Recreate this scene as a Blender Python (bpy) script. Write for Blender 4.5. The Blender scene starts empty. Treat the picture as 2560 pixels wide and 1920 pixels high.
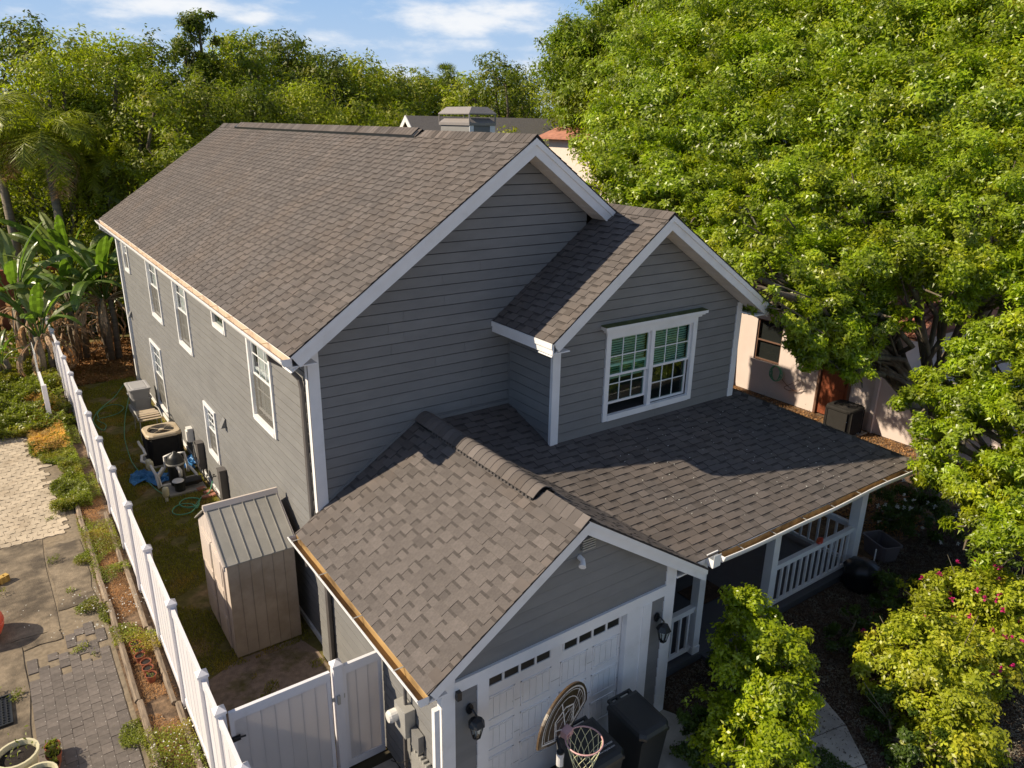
import bpy, math, random
import numpy as np
from mathutils import Vector, Matrix

SC = bpy.context.scene
COL = SC.collection
R = math.radians

# ------------------------------------------------------------------ camera
cam_d = bpy.data.cameras.new('camera')
cam = bpy.data.objects.new('camera', cam_d)
COL.objects.link(cam)
def cam_axes(yaw, pitch, roll):
    y, p, r = R(yaw), R(pitch), R(roll)
    fw = Vector((math.sin(y)*math.cos(p), math.cos(y)*math.cos(p), math.sin(p)))
    rt = Vector((math.cos(y), -math.sin(y), 0)); up = rt.cross(fw)
    return rt*math.cos(r)+up*math.sin(r), -rt*math.sin(r)+up*math.cos(r), fw
_r, _u, _f = cam_axes(35.466, -19.247, 1.01)
cam.matrix_world = Matrix(((_r.x, _u.x, -_f.x, -3.656), (_r.y, _u.y, -_f.y, -10.368), (_r.z, _u.z, -_f.z, 8.67), (0, 0, 0, 1)))
cam_d.sensor_width = 36
cam_d.lens = 1865.3/2560*36
cam_d.clip_start = 0.1
cam_d.clip_end = 3000
SC.camera = cam

# ------------------------------------------------------------------ light
SUN_EL, SUN_AZ = 38.0, -65.0       # azimuth from +Y towards +X
w = bpy.data.worlds.new('World'); SC.world = w; w.use_nodes = True
nt = w.node_tree; nt.nodes.clear()
def N(t, tree=None, **k):
    n = (tree or nt).nodes.new(t)
    for a, b in k.items(): setattr(n, a, b)
    return n
sky = N('ShaderNodeTexSky', sky_type='NISHITA', sun_disc=False, sun_elevation=R(SUN_EL), sun_rotation=R(SUN_AZ))
sky.air_density = 1.0; sky.dust_density = 0.6; sky.ozone_density = 2.0; sky.altitude = 10
tc = N('ShaderNodeTexCoord')
mp = N('ShaderNodeMapping'); mp.inputs['Scale'].default_value = (2.6, 2.6, 11.0); mp.inputs['Location'].default_value = (3.1, 0.4, 0.2)
ns = N('ShaderNodeTexNoise'); ns.inputs['Scale'].default_value = 1.35; ns.inputs['Detail'].default_value = 9; ns.inputs['Roughness'].default_value = 0.58
rp = N('ShaderNodeValToRGB'); rp.color_ramp.elements[0].position = 0.50; rp.color_ramp.elements[1].position = 0.70
mx = N('ShaderNodeMix', data_type='RGBA'); mx.inputs[7].default_value = (14.5, 14.7, 15.0, 1)
hs = N('ShaderNodeMix', data_type='RGBA', blend_type='MULTIPLY'); hs.inputs[0].default_value = 1.0; hs.inputs[7].default_value = (0.72, 0.98, 1.30, 1)
bg = N('ShaderNodeBackground'); bg.inputs[1].default_value = 0.05
ow = N('ShaderNodeOutputWorld')
L = nt.links.new
L(tc.outputs['Generated'], mp.inputs[0]); L(mp.outputs[0], ns.inputs['Vector']); L(ns.outputs['Fac'], rp.inputs[0])
# individual low clouds: direction, half width, half height, density
CLOUDS = [(0.5160,0.8490,0.1139,0.093,0.021,1.00),(0.5662,0.8141,0.1290,0.081,0.016,0.80),(0.2182,0.9688,0.1178,0.093,0.014,0.95),(0.1628,0.9811,0.1050,0.037,0.007,0.50),(0.2998,0.9479,0.1079,0.037,0.011,0.70),(0.3698,0.9247,0.0902,0.068,0.014,0.45),(0.5221,0.8484,0.0878,0.105,0.012,0.50),(0.5843,0.8086,0.0684,0.074,0.016,0.50),(0.4739,0.8791,0.0501,0.124,0.010,0.35),(0.6727,0.7275,0.1350,0.087,0.019,0.60),]
cur = None
for cx_, cy_, cz_, cw_, chh_, ca_ in CLOUDS:
    sb_ = N('ShaderNodeVectorMath', operation='SUBTRACT'); L(tc.outputs['Generated'], sb_.inputs[0]); sb_.inputs[1].default_value = (cx_, cy_, cz_)
    sc_ = N('ShaderNodeVectorMath', operation='MULTIPLY'); L(sb_.outputs[0], sc_.inputs[0]); sc_.inputs[1].default_value = (1/cw_, 1/cw_, 1/chh_)
    le_ = N('ShaderNodeVectorMath', operation='LENGTH'); L(sc_.outputs[0], le_.inputs[0])
    mr_ = N('ShaderNodeMapRange', interpolation_type='SMOOTHSTEP'); mr_.inputs[1].default_value = 1.25; mr_.inputs[2].default_value = .1; mr_.inputs[3].default_value = 0; mr_.inputs[4].default_value = ca_
    L(le_.outputs['Value'], mr_.inputs[0])
    if cur is None: cur = mr_.outputs[0]
    else:
        m_x = N('ShaderNodeMath', operation='MAXIMUM'); L(cur, m_x.inputs[0]); L(mr_.outputs[0], m_x.inputs[1]); cur = m_x.outputs[0]
n3 = N('ShaderNodeTexNoise'); n3.inputs['Scale'].default_value = 1.0; n3.inputs['Detail'].default_value = 8; n3.inputs['Roughness'].default_value = .6
m3 = N('ShaderNodeMapping'); m3.inputs['Scale'].default_value = (14, 14, 42); L(tc.outputs['Generated'], m3.inputs[0]); L(m3.outputs[0], n3.inputs['Vector'])
ad3 = N('ShaderNodeMath', operation='MULTIPLY_ADD'); ad3.inputs[1].default_value = 2.6; ad3.inputs[2].default_value = -1.2; L(n3.outputs['Fac'], ad3.inputs[0])
sm3 = N('ShaderNodeMath', operation='ADD'); L(cur, sm3.inputs[0]); L(ad3.outputs[0], sm3.inputs[1])
cl3 = N('ShaderNodeMapRange', interpolation_type='SMOOTHSTEP'); cl3.inputs[1].default_value = .02; cl3.inputs[2].default_value = 1.25; L(sm3.outputs[0], cl3.inputs[0])
gt = N('ShaderNodeMath', operation='MULTIPLY'); L(cl3.outputs[0], gt.inputs[0]); gt.inputs[1].default_value = .92
sepz = N('ShaderNodeSeparateXYZ'); L(tc.outputs['Generated'], sepz.inputs[0])
hi = N('ShaderNodeMapRange'); hi.inputs[1].default_value = .22; hi.inputs[2].default_value = .45; L(sepz.outputs[2], hi.inputs[0])
hm = N('ShaderNodeMath', operation='MULTIPLY'); L(rp.outputs[0], hm.inputs[0]); L(hi.outputs[0], hm.inputs[1])
cmx = N('ShaderNodeMath', operation='MAXIMUM'); L(hm.outputs[0], cmx.inputs[0]); L(gt.outputs[0], cmx.inputs[1])
L(sky.outputs[0], hs.inputs[6])
hz = N('ShaderNodeValToRGB'); e_ = hz.color_ramp.elements
e_[0].position = 0.0; e_[0].color = (.64, .80, 1, 1); e_[1].position = 1.0; e_[1].color = (.29, .55, .95, 1)
hr = N('ShaderNodeMapRange'); hr.inputs[1].default_value = .02; hr.inputs[2].default_value = .20; L(sepz.outputs[2], hr.inputs[0]); L(hr.outputs[0], hz.inputs[0])
hv = N('ShaderNodeVectorMath', operation='SCALE'); hv.inputs['Scale'].default_value = 13.0; L(hz.outputs[0], hv.inputs[0])
hf = N('ShaderNodeMapRange', interpolation_type='SMOOTHSTEP'); hf.inputs[1].default_value = .15; hf.inputs[2].default_value = .34; hf.inputs[3].default_value = 1; hf.inputs[4].default_value = 0; L(sepz.outputs[2], hf.inputs[0])
hx_ = N('ShaderNodeMix', data_type='RGBA'); L(hf.outputs[0], hx_.inputs[0]); L(hs.outputs[2], hx_.inputs[6]); L(hv.outputs[0], hx_.inputs[7]); L(hx_.outputs[2], mx.inputs[6]); L(cmx.outputs[0], mx.inputs[0]); L(mx.outputs[2], bg.inputs[0]); L(bg.outputs[0], ow.inputs[0])
sd = bpy.data.lights.new('sun', 'SUN'); so = bpy.data.objects.new('sun', sd); COL.objects.link(so)
sd.energy = 5.0; sd.angle = R(0.5); sd.color = (1.0, 0.86, 0.66)
sdir = Vector((math.sin(R(SUN_AZ))*math.cos(R(SUN_EL)), math.cos(R(SUN_AZ))*math.cos(R(SUN_EL)), math.sin(R(SUN_EL))))
so.rotation_euler = sdir.to_track_quat('Z', 'Y').to_euler()
so.location = sdir*50
SC.view_settings.view_transform = 'Standard'; SC.view_settings.look = 'None'
SC.view_settings.exposure = 0.40; SC.view_settings.gamma = 1; SC.view_settings.use_curve_mapping = False
SC.render.engine = 'CYCLES'
SC.cycles.max_bounces = 6; SC.cycles.transparent_max_bounces = 12
SC.cycles.caustics_reflective = False; SC.cycles.caustics_refractive = False

# ------------------------------------------------------------------ materials
def mat(name, c, rough=0.7, var=0.12, scale=6.0, bump=0.0, bscale=80.0, attr=0.0, c2=None, c2s=1.5, c2lo=0.45, c2hi=0.65, metal=0.0, spec=0.5,
        trans=None, tmix=.36, orand=0.0, stretch=(1, 1, 1), coat=0):
    """principled material: base colour c, noise variation var, second colour c2 in noise blotches, per-face attribute 'rnd', per-object random"""
    m = bpy.data.materials.new(name); m.use_nodes = True
    t = m.node_tree; b = t.nodes['Principled BSDF']; ln = t.links.new
    b.inputs['Roughness'].default_value = rough; b.inputs['Metallic'].default_value = metal
    b.inputs['Specular IOR Level'].default_value = spec
    if coat: b.inputs['Coat Weight'].default_value = coat
    co = N('ShaderNodeTexCoord', t); mpn = N('ShaderNodeMapping', t); mpn.inputs['Scale'].default_value = stretch
    ln(co.outputs['Object'], mpn.inputs[0])
    col = N('ShaderNodeRGB', t); col.outputs[0].default_value = (*c, 1); cur = col.outputs[0]
    if c2:
        n2 = N('ShaderNodeTexNoise', t); n2.inputs['Scale'].default_value = c2s; n2.inputs['Detail'].default_value = 7; n2.inputs['Roughness'].default_value = .65
        ln(mpn.outputs[0], n2.inputs['Vector'])
        r2 = N('ShaderNodeMapRange', t); r2.inputs[1].default_value = c2lo; r2.inputs[2].default_value = c2hi
        ln(n2.outputs['Fac'], r2.inputs[0])
        mm = N('ShaderNodeMix', t, data_type='RGBA'); ln(r2.outputs[0], mm.inputs[0]); ln(cur, mm.inputs[6]); mm.inputs[7].default_value = (*c2, 1); cur = mm.outputs[2]
    fac = None
    if var:
        n1 = N('ShaderNodeTexNoise', t); n1.inputs['Scale'].default_value = scale; n1.inputs['Detail'].default_value = 6
        ln(mpn.outputs[0], n1.inputs['Vector'])
        r1 = N('ShaderNodeMapRange', t); r1.inputs[1].default_value = .25; r1.inputs[2].default_value = .75; r1.inputs[3].default_value = 1-var; r1.inputs[4].default_value = 1+var
        ln(n1.outputs['Fac'], r1.inputs[0]); fac = r1.outputs[0]
    def mulf(a, bsock):
        if a is None: return bsock
        q = N('ShaderNodeMath', t, operation='MULTIPLY'); ln(a, q.inputs[0]); ln(bsock, q.inputs[1]); return q.outputs[0]
    if attr:
        at = N('ShaderNodeAttribute', t, attribute_name='rnd'); ra = N('ShaderNodeMapRange', t); ra.inputs[3].default_value = 1-attr; ra.inputs[4].default_value = 1+attr
        ln(at.outputs['Fac'], ra.inputs[0]); fac = mulf(fac, ra.outputs[0])
    if orand:
        oi = N('ShaderNodeObjectInfo', t); ro = N('ShaderNodeMapRange', t); ro.inputs[3].default_value = 1-orand; ro.inputs[4].default_value = 1+orand
        ln(oi.outputs['Random'], ro.inputs[0]); fac = mulf(fac, ro.outputs[0])
    if fac is not None:
        vm = N('ShaderNodeVectorMath', t, operation='SCALE'); ln(cur, vm.inputs[0]); ln(fac, vm.inputs['Scale']); cur = vm.outputs[0]
    ln(cur, b.inputs['Base Color'])
    if bump:
        nb = N('ShaderNodeTexNoise', t); nb.inputs['Scale'].default_value = bscale; nb.inputs['Detail'].default_value = 4
        ln(mpn.outputs[0], nb.inputs['Vector'])
        bn = N('ShaderNodeBump', t); bn.inputs['Strength'].default_value = bump; bn.inputs['Distance'].default_value = .01
        ln(nb.outputs['Fac'], bn.inputs['Height']); ln(bn.outputs[0], b.inputs['Normal'])
    if trans:
        tr = N('ShaderNodeBsdfTranslucent', t); vt = N('ShaderNodeVectorMath', t, operation='MULTIPLY'); ln(cur, vt.inputs[0]); vt.inputs[1].default_value = trans
        ln(vt.outputs[0], tr.inputs[0]); ms = N('ShaderNodeMixShader', t); ms.inputs[0].default_value = tmix
        ln(b.outputs[0], ms.inputs[1]); ln(tr.outputs[0], ms.inputs[2]); ln(ms.outputs[0], t.nodes['Material Output'].inputs[0])
    return m

def glass_mat(name, tint, refl=0.09):
    m = bpy.data.materials.new(name); m.use_nodes = True; t = m.node_tree; t.nodes.clear(); ln = t.links.new
    tr = N('ShaderNodeBsdfTransparent', t); tr.inputs[0].default_value = (*tint, 1)
    gl = N('ShaderNodeBsdfGlossy', t); gl.inputs['Roughness'].default_value = .02
    fr = N('ShaderNodeLayerWeight', t); fr.inputs[0].default_value = .5
    pw_ = N('ShaderNodeMath', t, operation='POWER'); pw_.inputs[1].default_value = 4.0
    ad = N('ShaderNodeMath', t, operation='MULTIPLY_ADD'); ad.inputs[1].default_value = .7; ad.inputs[2].default_value = refl-.03
    mx_ = N('ShaderNodeMixShader', t); o = N('ShaderNodeOutputMaterial', t)
    ln(fr.outputs['Facing'], pw_.inputs[0]); ln(pw_.outputs[0], ad.inputs[0]); ln(ad.outputs[0], mx_.inputs[0]); ln(tr.outputs[0], mx_.inputs[1]); ln(gl.outputs[0], mx_.inputs[2]); ln(mx_.outputs[0], o.inputs[0])
    return m

M = {}
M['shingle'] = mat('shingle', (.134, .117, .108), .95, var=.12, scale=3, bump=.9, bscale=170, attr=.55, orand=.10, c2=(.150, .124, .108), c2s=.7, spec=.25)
M['shingle_ind'] = mat('shingle_piece', (.134, .117, .108), .95, var=.15, scale=30, bump=.9, bscale=170, attr=.55, orand=.05, spec=.25)
M['underlay'] = mat('roof_underlay', (.03, .028, .027), .95)
M['siding'] = mat('siding', (.218, .214, .206), .62, var=.07, scale=2.2, bump=.25, bscale=40, orand=.035, c2=(.200, .196, .190), c2s=.9, stretch=(1, 1, 3), spec=.35)
M['shade_sheath'] = mat('shade_sheathing', (.03, .028, .026), .9)  # near black, so plank gaps show it as painted lap shadow lines
M['white'] = mat('white_paint', (.83, .82, .81), .45, var=.05, scale=4, c2=(.68, .66, .62), c2s=2.2, c2lo=.56, c2hi=.85)
M['vinyl'] = mat('white_vinyl', (.76, .74, .76), .38, var=.04, scale=1.5, orand=.03, c2=(.52, .50, .45), c2s=2.2, c2lo=.60, c2hi=.92, stretch=(1, 1, .35))
M['vinyl_gate'] = mat('gate_vinyl', (.74, .72, .72), .4, var=.04, scale=1.5, orand=.03, trans=(1, .97, .93), tmix=.34)
M['soffit'] = mat('soffit_vinyl', (.74, .68, .62), .5, var=.05, orand=.05)
M['dark_metal'] = mat('bronze_metal', (.11, .10, .095), .45, var=.1)
M['black'] = mat('black_paint', (.012, .012, .013), .4, var=.1)
M['blackplastic'] = mat('black_plastic', (.018, .02, .02), .42, var=.25, scale=3, bump=.15, bscale=60)
M['dark_louvre'] = mat('dark_louvre', (.03, .028, .026), .85, spec=.15)
M['rust'] = mat('stained_gutter', (.42, .27, .11), .8, var=.3, scale=7, c2=(.10, .055, .022), c2s=3.0, c2lo=.46, c2hi=.7, stretch=(1, .35, 1))
M['creamgut'] = mat('cream_gutter', (.62, .49, .37), .8, var=.15, scale=5, c2=(.36, .24, .13), c2s=3, c2lo=.5, c2hi=.8)  # cream gutter lining with brown blotches
M['glass'] = glass_mat('window_glass', (.55, .80, .72), .09)
M['glass_clear'] = glass_mat('clear_glass', (.8, .85, .85), .08)
def screen_mat():
    m = bpy.data.materials.new('insect_mesh'); m.use_nodes = True; t = m.node_tree; b = t.nodes['Principled BSDF']; b.inputs['Base Color'].default_value = (.16,.15,.13,1); b.inputs['Roughness'].default_value = .8
    tr = N('ShaderNodeBsdfTransparent', t); ms = N('ShaderNodeMixShader', t); ms.inputs[0].default_value = .62
    t.links.new(tr.outputs[0], ms.inputs[1]); t.links.new(b.outputs[0], ms.inputs[2]); t.links.new(ms.outputs[0], t.nodes['Material Output'].inputs[0]); return m
M['screen'] = screen_mat()
M['room'] = mat('dark_room', (.035, .03, .028), .9)
M['curtain'] = mat('curtain', (.72, .71, .70), .9, var=.1, scale=8)
M['blind'] = mat('blind', (.58, .62, .58), .7, var=.05)
M['concrete'] = mat('concrete', (.46, .42, .36), .9, var=.18, scale=3, bump=.5, bscale=60, c2=(.26, .235, .20), c2s=1.1, c2lo=.42, c2hi=.7)
M['porchpaint'] = mat('porch_paint', (.075, .080, .088), .6, var=.1)
M['tan'] = mat('tan_steel', (.50, .41, .29), .55, var=.1, c2=(.35, .27, .17), c2s=6)
M['pvc'] = mat('pvc_pipe', (.72, .70, .66), .4, var=.06)
M['galv'] = mat('galvanised_metal', (.42, .41, .38), .45, var=.1, metal=.3)
M['shedroof'] = mat('shed_roof_steel', (.31, .295, .26), .5, var=.09, scale=3, c2=(.36, .34, .30), c2s=2)
M['shedwall'] = mat('shed_wall_steel', (.46, .37, .28), .55, var=.1, scale=2, c2=(.36, .28, .20), c2s=1.4)
M['shedlit'] = mat('shed_lit_steel', (.58, .50, .44), .5, var=.05)  # paler copy of the wall steel, sunlit look put into the colour
M['timber'] = mat('weathered_timber', (.26, .20, .14), .9, var=.3, scale=5, bump=.8, bscale=20, stretch=(6, .6, 6), orand=.12, c2=(.12, .09, .065), c2s=4)
M['terracotta'] = mat('terracotta', (.26, .075, .032), .75, var=.15, scale=10)
M['creampot'] = mat('cream_pot', (.60, .55, .36), .5, var=.07)
M['soil'] = mat('potting_soil', (.018, .012, .009), .95, var=.5, scale=60, bump=1, bscale=90)
M['red'] = mat('red_plastic', (.55, .06, .03), .4, var=.15, scale=4, c2=(.62, .14, .06), c2s=3)
M['yellowbrick'] = mat('yellow_brick', (.50, .32, .08), .85, var=.15, scale=20)
M['paver_cream'] = mat('cream_paver', (.47, .39, .285), .9, var=.14, scale=3, bump=.6, bscale=50, orand=.10, c2=(.32, .25, .17), c2s=1.3, c2lo=.5, c2hi=.75)
M['paver_dark'] = mat('grey_paver', (.128, .108, .094), .85, var=.25, scale=8, bump=.6, bscale=60, orand=.16, c2=(.52, .49, .45), c2s=24.0, c2lo=.63, c2hi=.66)
M['oldconcrete'] = mat('stained_concrete', (.235, .185, .125), .9, var=.3, scale=7, bump=.9, bscale=40, c2=(.085, .066, .045), c2s=1.6, c2lo=.38, c2hi=.60)
M['bedsoil'] = mat('bed_soil', (.20, .13, .075), .98, var=.4, scale=14, bump=1, bscale=50, c2=(.07, .045, .028), c2s=3, c2lo=.4, c2hi=.62)
M['lawnsoil'] = mat('lawn_soil', (.14, .12, .03), .98, var=.35, scale=9, bump=1, bscale=60, c2=(.34, .22, .12), c2s=1.2, c2lo=.52, c2hi=.70)
M['dirt'] = mat('bare_dirt', (.27, .20, .15), .98, var=.3, scale=9, bump=1, bscale=60, c2=(.12, .10, .03), c2s=1.6, c2lo=.5, c2hi=.66)
M['ground'] = mat('earth', (.045, .042, .022), .98, var=.4, scale=.8, c2=(.09, .065, .04), c2s=.35)
M['mulch'] = mat('mulch', (.062, .035, .020), .98, var=.5, scale=25, bump=1, bscale=50, c2=(.12, .07, .04), c2s=6, c2lo=.5, c2hi=.7)
M['pink'] = mat('pink_stucco', (.66, .555, .50), .9, var=.05, scale=2, bump=.4, bscale=90)
M['pinktrim'] = mat('brown_trim', (.16, .085, .055), .6)
M['clay'] = mat('clay_roof_tile', (.40, .175, .115), .8, var=.25, scale=5, orand=.15, attr=.25)
M['wood'] = mat('stained_wood', (.22, .058, .022), .6, var=.3, scale=3, stretch=(8, 8, .7))
M['hose'] = mat('green_hose', (.10, .34, .19), .4)
M['tarp'] = mat('blue_tarp', (.05, .22, .48), .5, var=.15)
M['rim'] = mat('hoop_rim', (.62, .36, .34), .4, var=.2, scale=10)
M['net'] = mat('hoop_net', (.72, .70, .42), .8)
M['board'] = mat('backboard', (.045, .028, .016), .35, var=.15)
M['boardedge'] = mat('backboard_edge', (.10, .065, .035), .4)
M['print'] = mat('white_print', (.62, .60, .58), .6, var=.1, scale=30)
M['greytote'] = mat('grey_tote', (.36, .355, .36), .45, var=.06)
M['browntote'] = mat('brown_tote', (.15, .13, .135), .5, var=.08)
M['bark'] = mat('bark', (.125, .095, .065), .95, var=.35, scale=7, bump=1, bscale=22, c2=(.21, .19, .14), c2s=3, stretch=(1, 1, .4))
M['palmtrunk'] = mat('palm_trunk', (.22, .18, .13), .95, var=.3, scale=9, bump=1, bscale=14, stretch=(.3, .3, 2))
def leafm(name, c, tr=(1.5, 1.7, .7), rough=.45, a=.45, c2=None, spec=.5):
    return mat(name, c, rough, var=.22, scale=.9, attr=a, trans=tr, c2=c2, c2s=1.0, c2lo=.5, c2hi=.66, spec=spec)
M['oak'] = leafm('oak_leaf', (.225, .295, .009), c2=(.33, .345, .011), spec=.6, a=.7, rough=.38)
M['oak_dark'] = leafm('dark_oak_leaf', (.165, .225, .008), c2=(.23, .24, .010), spec=.35, a=.55)
M['far_leaf'] = leafm('far_leaf', (.19, .225, .012), c2=(.32, .29, .022), rough=.5, spec=.4, a=.65)
M['far_dark'] = leafm('far_dark_leaf', (.12, .155, .010), c2=(.21, .20, .014), rough=.5, spec=.4, a=.65)
M['far_light'] = leafm('bamboo_leaf', (.27, .31, .016), c2=(.36, .33, .02), rough=.5, spec=.4, a=.6)
M['shrub'] = leafm('glossy_shrub_leaf', (.30, .37, .012), rough=.32, c2=(.40, .38, .014))
M['shrub_yel'] = leafm('yellow_shrub_leaf', (.36, .39, .025), rough=.4, c2=(.46, .40, .03))
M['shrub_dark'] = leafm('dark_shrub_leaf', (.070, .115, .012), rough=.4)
M['weed'] = leafm('weed_leaf', (.18, .205, .018), a=.5, c2=(.30, .23, .03))
M['grass'] = leafm('grass_blade', (.26, .25, .025), a=.45, rough=.7, c2=(.42, .27, .06))
M['straw'] = leafm('dry_leaf', (.42, .24, .10), a=.5, rough=.8, tr=(1.2, 1, .8))
M['deadfrond'] = leafm('dead_frond', (.50, .35, .22), a=.4, rough=.85, tr=(1.1, .9, .7))
M['paddle'] = leafm('paddle_leaf', (.12, .19, .03), a=.35, rough=.35)
M['paddle_pale'] = leafm('pale_paddle_leaf', (.22, .26, .10), a=.3, rough=.35)
M['palmleaf'] = leafm('palm_leaf', (.25, .27, .018), a=.45, rough=.4)
M['dry_orange'] = leafm('dry_orange_weed', (.62, .36, .09), a=.4, rough=.8, c2=(.45, .30, .10))
M['petal_pink'] = leafm('pink_petal', (.60, .03, .20), a=.25, tr=(1, 1, 1))
M['petal_white'] = leafm('white_petal', (.72, .72, .66), a=.1, tr=(1, 1, 1))

# ------------------------------------------------------------------ mesh helpers
class MB:
    def __init__(s): s.v = []; s.f = []; s.m = []; s.a = []; s.cm = 0; s.ca = .5
    def add(s, vs, fs):
        o = len(s.v); s.v += [tuple(v) for v in vs]
        for f in fs: s.f.append([i+o for i in f]); s.m.append(s.cm); s.a.append(s.ca)
        return s
    def box(s, x0, x1, y0, y1, z0, z1):
        return s.add([(x0,y0,z0),(x1,y0,z0),(x1,y1,z0),(x0,y1,z0),(x0,y0,z1),(x1,y0,z1),(x1,y1,z1),(x0,y1,z1)],
                     [(3,2,1,0),(4,5,6,7),(0,1,5,4),(1,2,6,5),(2,3,7,6),(3,0,4,7)])
    def hexa(s, p): return s.add(p, [(3,2,1,0),(4,5,6,7),(0,1,5,4),(1,2,6,5),(2,3,7,6),(3,0,4,7)])
    def beam(s, a, b, w, h, up=(0,0,1)):
        a, b = Vector(a), Vector(b); d = (b-a).normalized(); sd_ = d.cross(Vector(up))
        sd_ = sd_.normalized() if sd_.length > 1e-5 else Vector((1,0,0)); u = sd_.cross(d)
        x, y = sd_*w/2, u*h/2
        return s.hexa([a-x-y, a+x-y, b+x-y, b-x-y, a-x+y, a+x+y, b+x+y, b-x+y])
    def prism(s, pts, ext):
        n = len(pts); e = Vector(ext); P = [Vector(p) for p in pts]
        return s.add(P+[p+e for p in P], [tuple(range(n))[::-1], tuple(range(n, 2*n))]+[(i, (i+1) % n, n+(i+1) % n, n+i) for i in range(n)])
    def tube(s, pts, r, n=6, cap=True):
        P = [Vector(p) for p in pts]; rs = r if isinstance(r, (list, tuple)) else [r]*len(P)
        o = len(s.v); prev = None
        for i, p in enumerate(P):
            d = (P[min(i+1, len(P)-1)]-P[max(i-1, 0)]).normalized()
            if prev is None: x = d.orthogonal().normalized()
            else:
                x = prev-d*prev.dot(d); x = x.normalized() if x.length > 1e-6 else d.orthogonal().normalized()
            prev = x; y = d.cross(x)
            for k in range(n):
                a = 2*math.pi*k/n; s.v.append(tuple(p+(x*math.cos(a)+y*math.sin(a))*rs[i]))
        for i in range(len(P)-1):
            for k in range(n):
                s.f.append([o+i*n+k, o+i*n+(k+1) % n, o+(i+1)*n+(k+1) % n, o+(i+1)*n+k]); s.m.append(s.cm); s.a.append(s.ca)
        if cap:
            s.f.append([o+k for k in range(n)][::-1]); s.m.append(s.cm); s.a.append(s.ca)
            s.f.append([o+(len(P)-1)*n+k for k in range(n)]); s.m.append(s.cm); s.a.append(s.ca)
        return s
    def lathe(s, prof, n=20, c=(0,0,0), cap0=True, cap1=False):
        o = len(s.v)
        for r, z in prof:
            for k in range(n):
                a = 2*math.pi*k/n; s.v.append((c[0]+r*math.cos(a), c[1]+r*math.sin(a), c[2]+z))
        for i in range(len(prof)-1):
            for k in range(n):
                s.f.append([o+i*n+k, o+i*n+(k+1) % n, o+(i+1)*n+(k+1) % n, o+(i+1)*n+k]); s.m.append(s.cm); s.a.append(s.ca)
        if cap0: s.f.append([o+k for k in range(n)][::-1]); s.m.append(s.cm); s.a.append(s.ca)
        if cap1: s.f.append([o+(len(prof)-1)*n+k for k in range(n)]); s.m.append(s.cm); s.a.append(s.ca)
        return s
    def mesh(s, name, mats, smooth=False):
        me = bpy.data.meshes.new(name); me.from_pydata(s.v, [], s.f)
        mats = mats if isinstance(mats, (list, tuple)) else [mats]
        for m_ in mats: me.materials.append(M[m_] if isinstance(m_, str) else m_)
        if len(mats) > 1: me.polygons.foreach_set('material_index', s.m)
        at = me.attributes.new('rnd', 'FLOAT', 'FACE'); at.data.foreach_set('value', s.a)
        if smooth: me.polygons.foreach_set('use_smooth', [True]*len(s.f))
        me.validate(); me.update()
        return me
    def build(s, name, mats, parent=None, smooth=False):
        return link(name, s.mesh(name, mats, smooth), parent)
def link(name, me, parent=None):
    o = bpy.data.objects.new(name, me); COL.objects.link(o)
    if parent: o.parent = parent
    return o
def tag(o, label=None, cat=None, group=None, kind=None):
    if label: o['label'] = label
    if cat: o['category'] = cat
    if group: o['group'] = group
    if kind: o['kind'] = kind
    return o
def thing(name, label, cat, loc=(0,0,0), rz=0, group=None):
    o = bpy.data.objects.new(name, None); COL.objects.link(o); o.location = loc; o.rotation_euler = (0,0,rz)
    o.empty_display_size = .1
    return tag(o, label, cat, group)
def kids(o): return [c for c in bpy.data.objects if c.parent == o]
def copy_tree(o, parent=None):
    c = o.copy(); COL.objects.link(c)
    if parent: c.parent = parent
    for ch in kids(o): copy_tree(ch, c)
    return c
rng = random.Random(7)

# quads from numpy (foliage): V (n,4,3)
def quads(name, V, mats, parent=None, rnd=None, mi=None):
    n = len(V); me = bpy.data.meshes.new(name); k = V.shape[1]
    me.vertices.add(n*k); me.vertices.foreach_set('co', V.reshape(-1).astype(np.float32))
    me.loops.add(n*k); me.loops.foreach_set('vertex_index', np.arange(n*k, dtype=np.int32))
    me.polygons.add(n); me.polygons.foreach_set('loop_start', np.arange(0, n*k, k, dtype=np.int32))
    try: me.polygons.foreach_set('loop_total', np.full(n, k, dtype=np.int32))
    except Exception: pass
    for m_ in (mats if isinstance(mats, (list, tuple)) else [mats]): me.materials.append(M[m_])
    if mi is not None: me.polygons.foreach_set('material_index', mi.astype(np.int32))
    at = me.attributes.new('rnd', 'FLOAT', 'FACE'); at.data.foreach_set('value', (rnd if rnd is not None else np.full(n, .5)).astype(np.float32))
    me.update(calc_edges=True)
    return link(name, me, parent)
def unit(a): return a/np.maximum(np.linalg.norm(a, axis=-1, keepdims=True), 1e-9)
def leaves(P, Nn, ln, wd, g, droop=0.25, tri=False):
    """leaf quads at points P with normals Nn"""
    n = len(P); ax = unit(np.cross(Nn, g.normal(size=(n, 3)))); sd_ = np.cross(Nn, ax)
    l = (ln*g.uniform(.65, 1.3, (n, 1))); w_ = (wd*g.uniform(.7, 1.25, (n, 1)))
    tip = P+ax*l-np.array([0,0,1])*l*droop*g.uniform(0, 1, (n, 1))
    if tri: return np.stack([P-sd_*w_/2, P+sd_*w_/2, tip], 1)
    mid = P+ax*l*.45+Nn*l*.08
    return np.stack([P, mid-sd_*w_/2, tip, mid+sd_*w_/2], 1)

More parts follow.
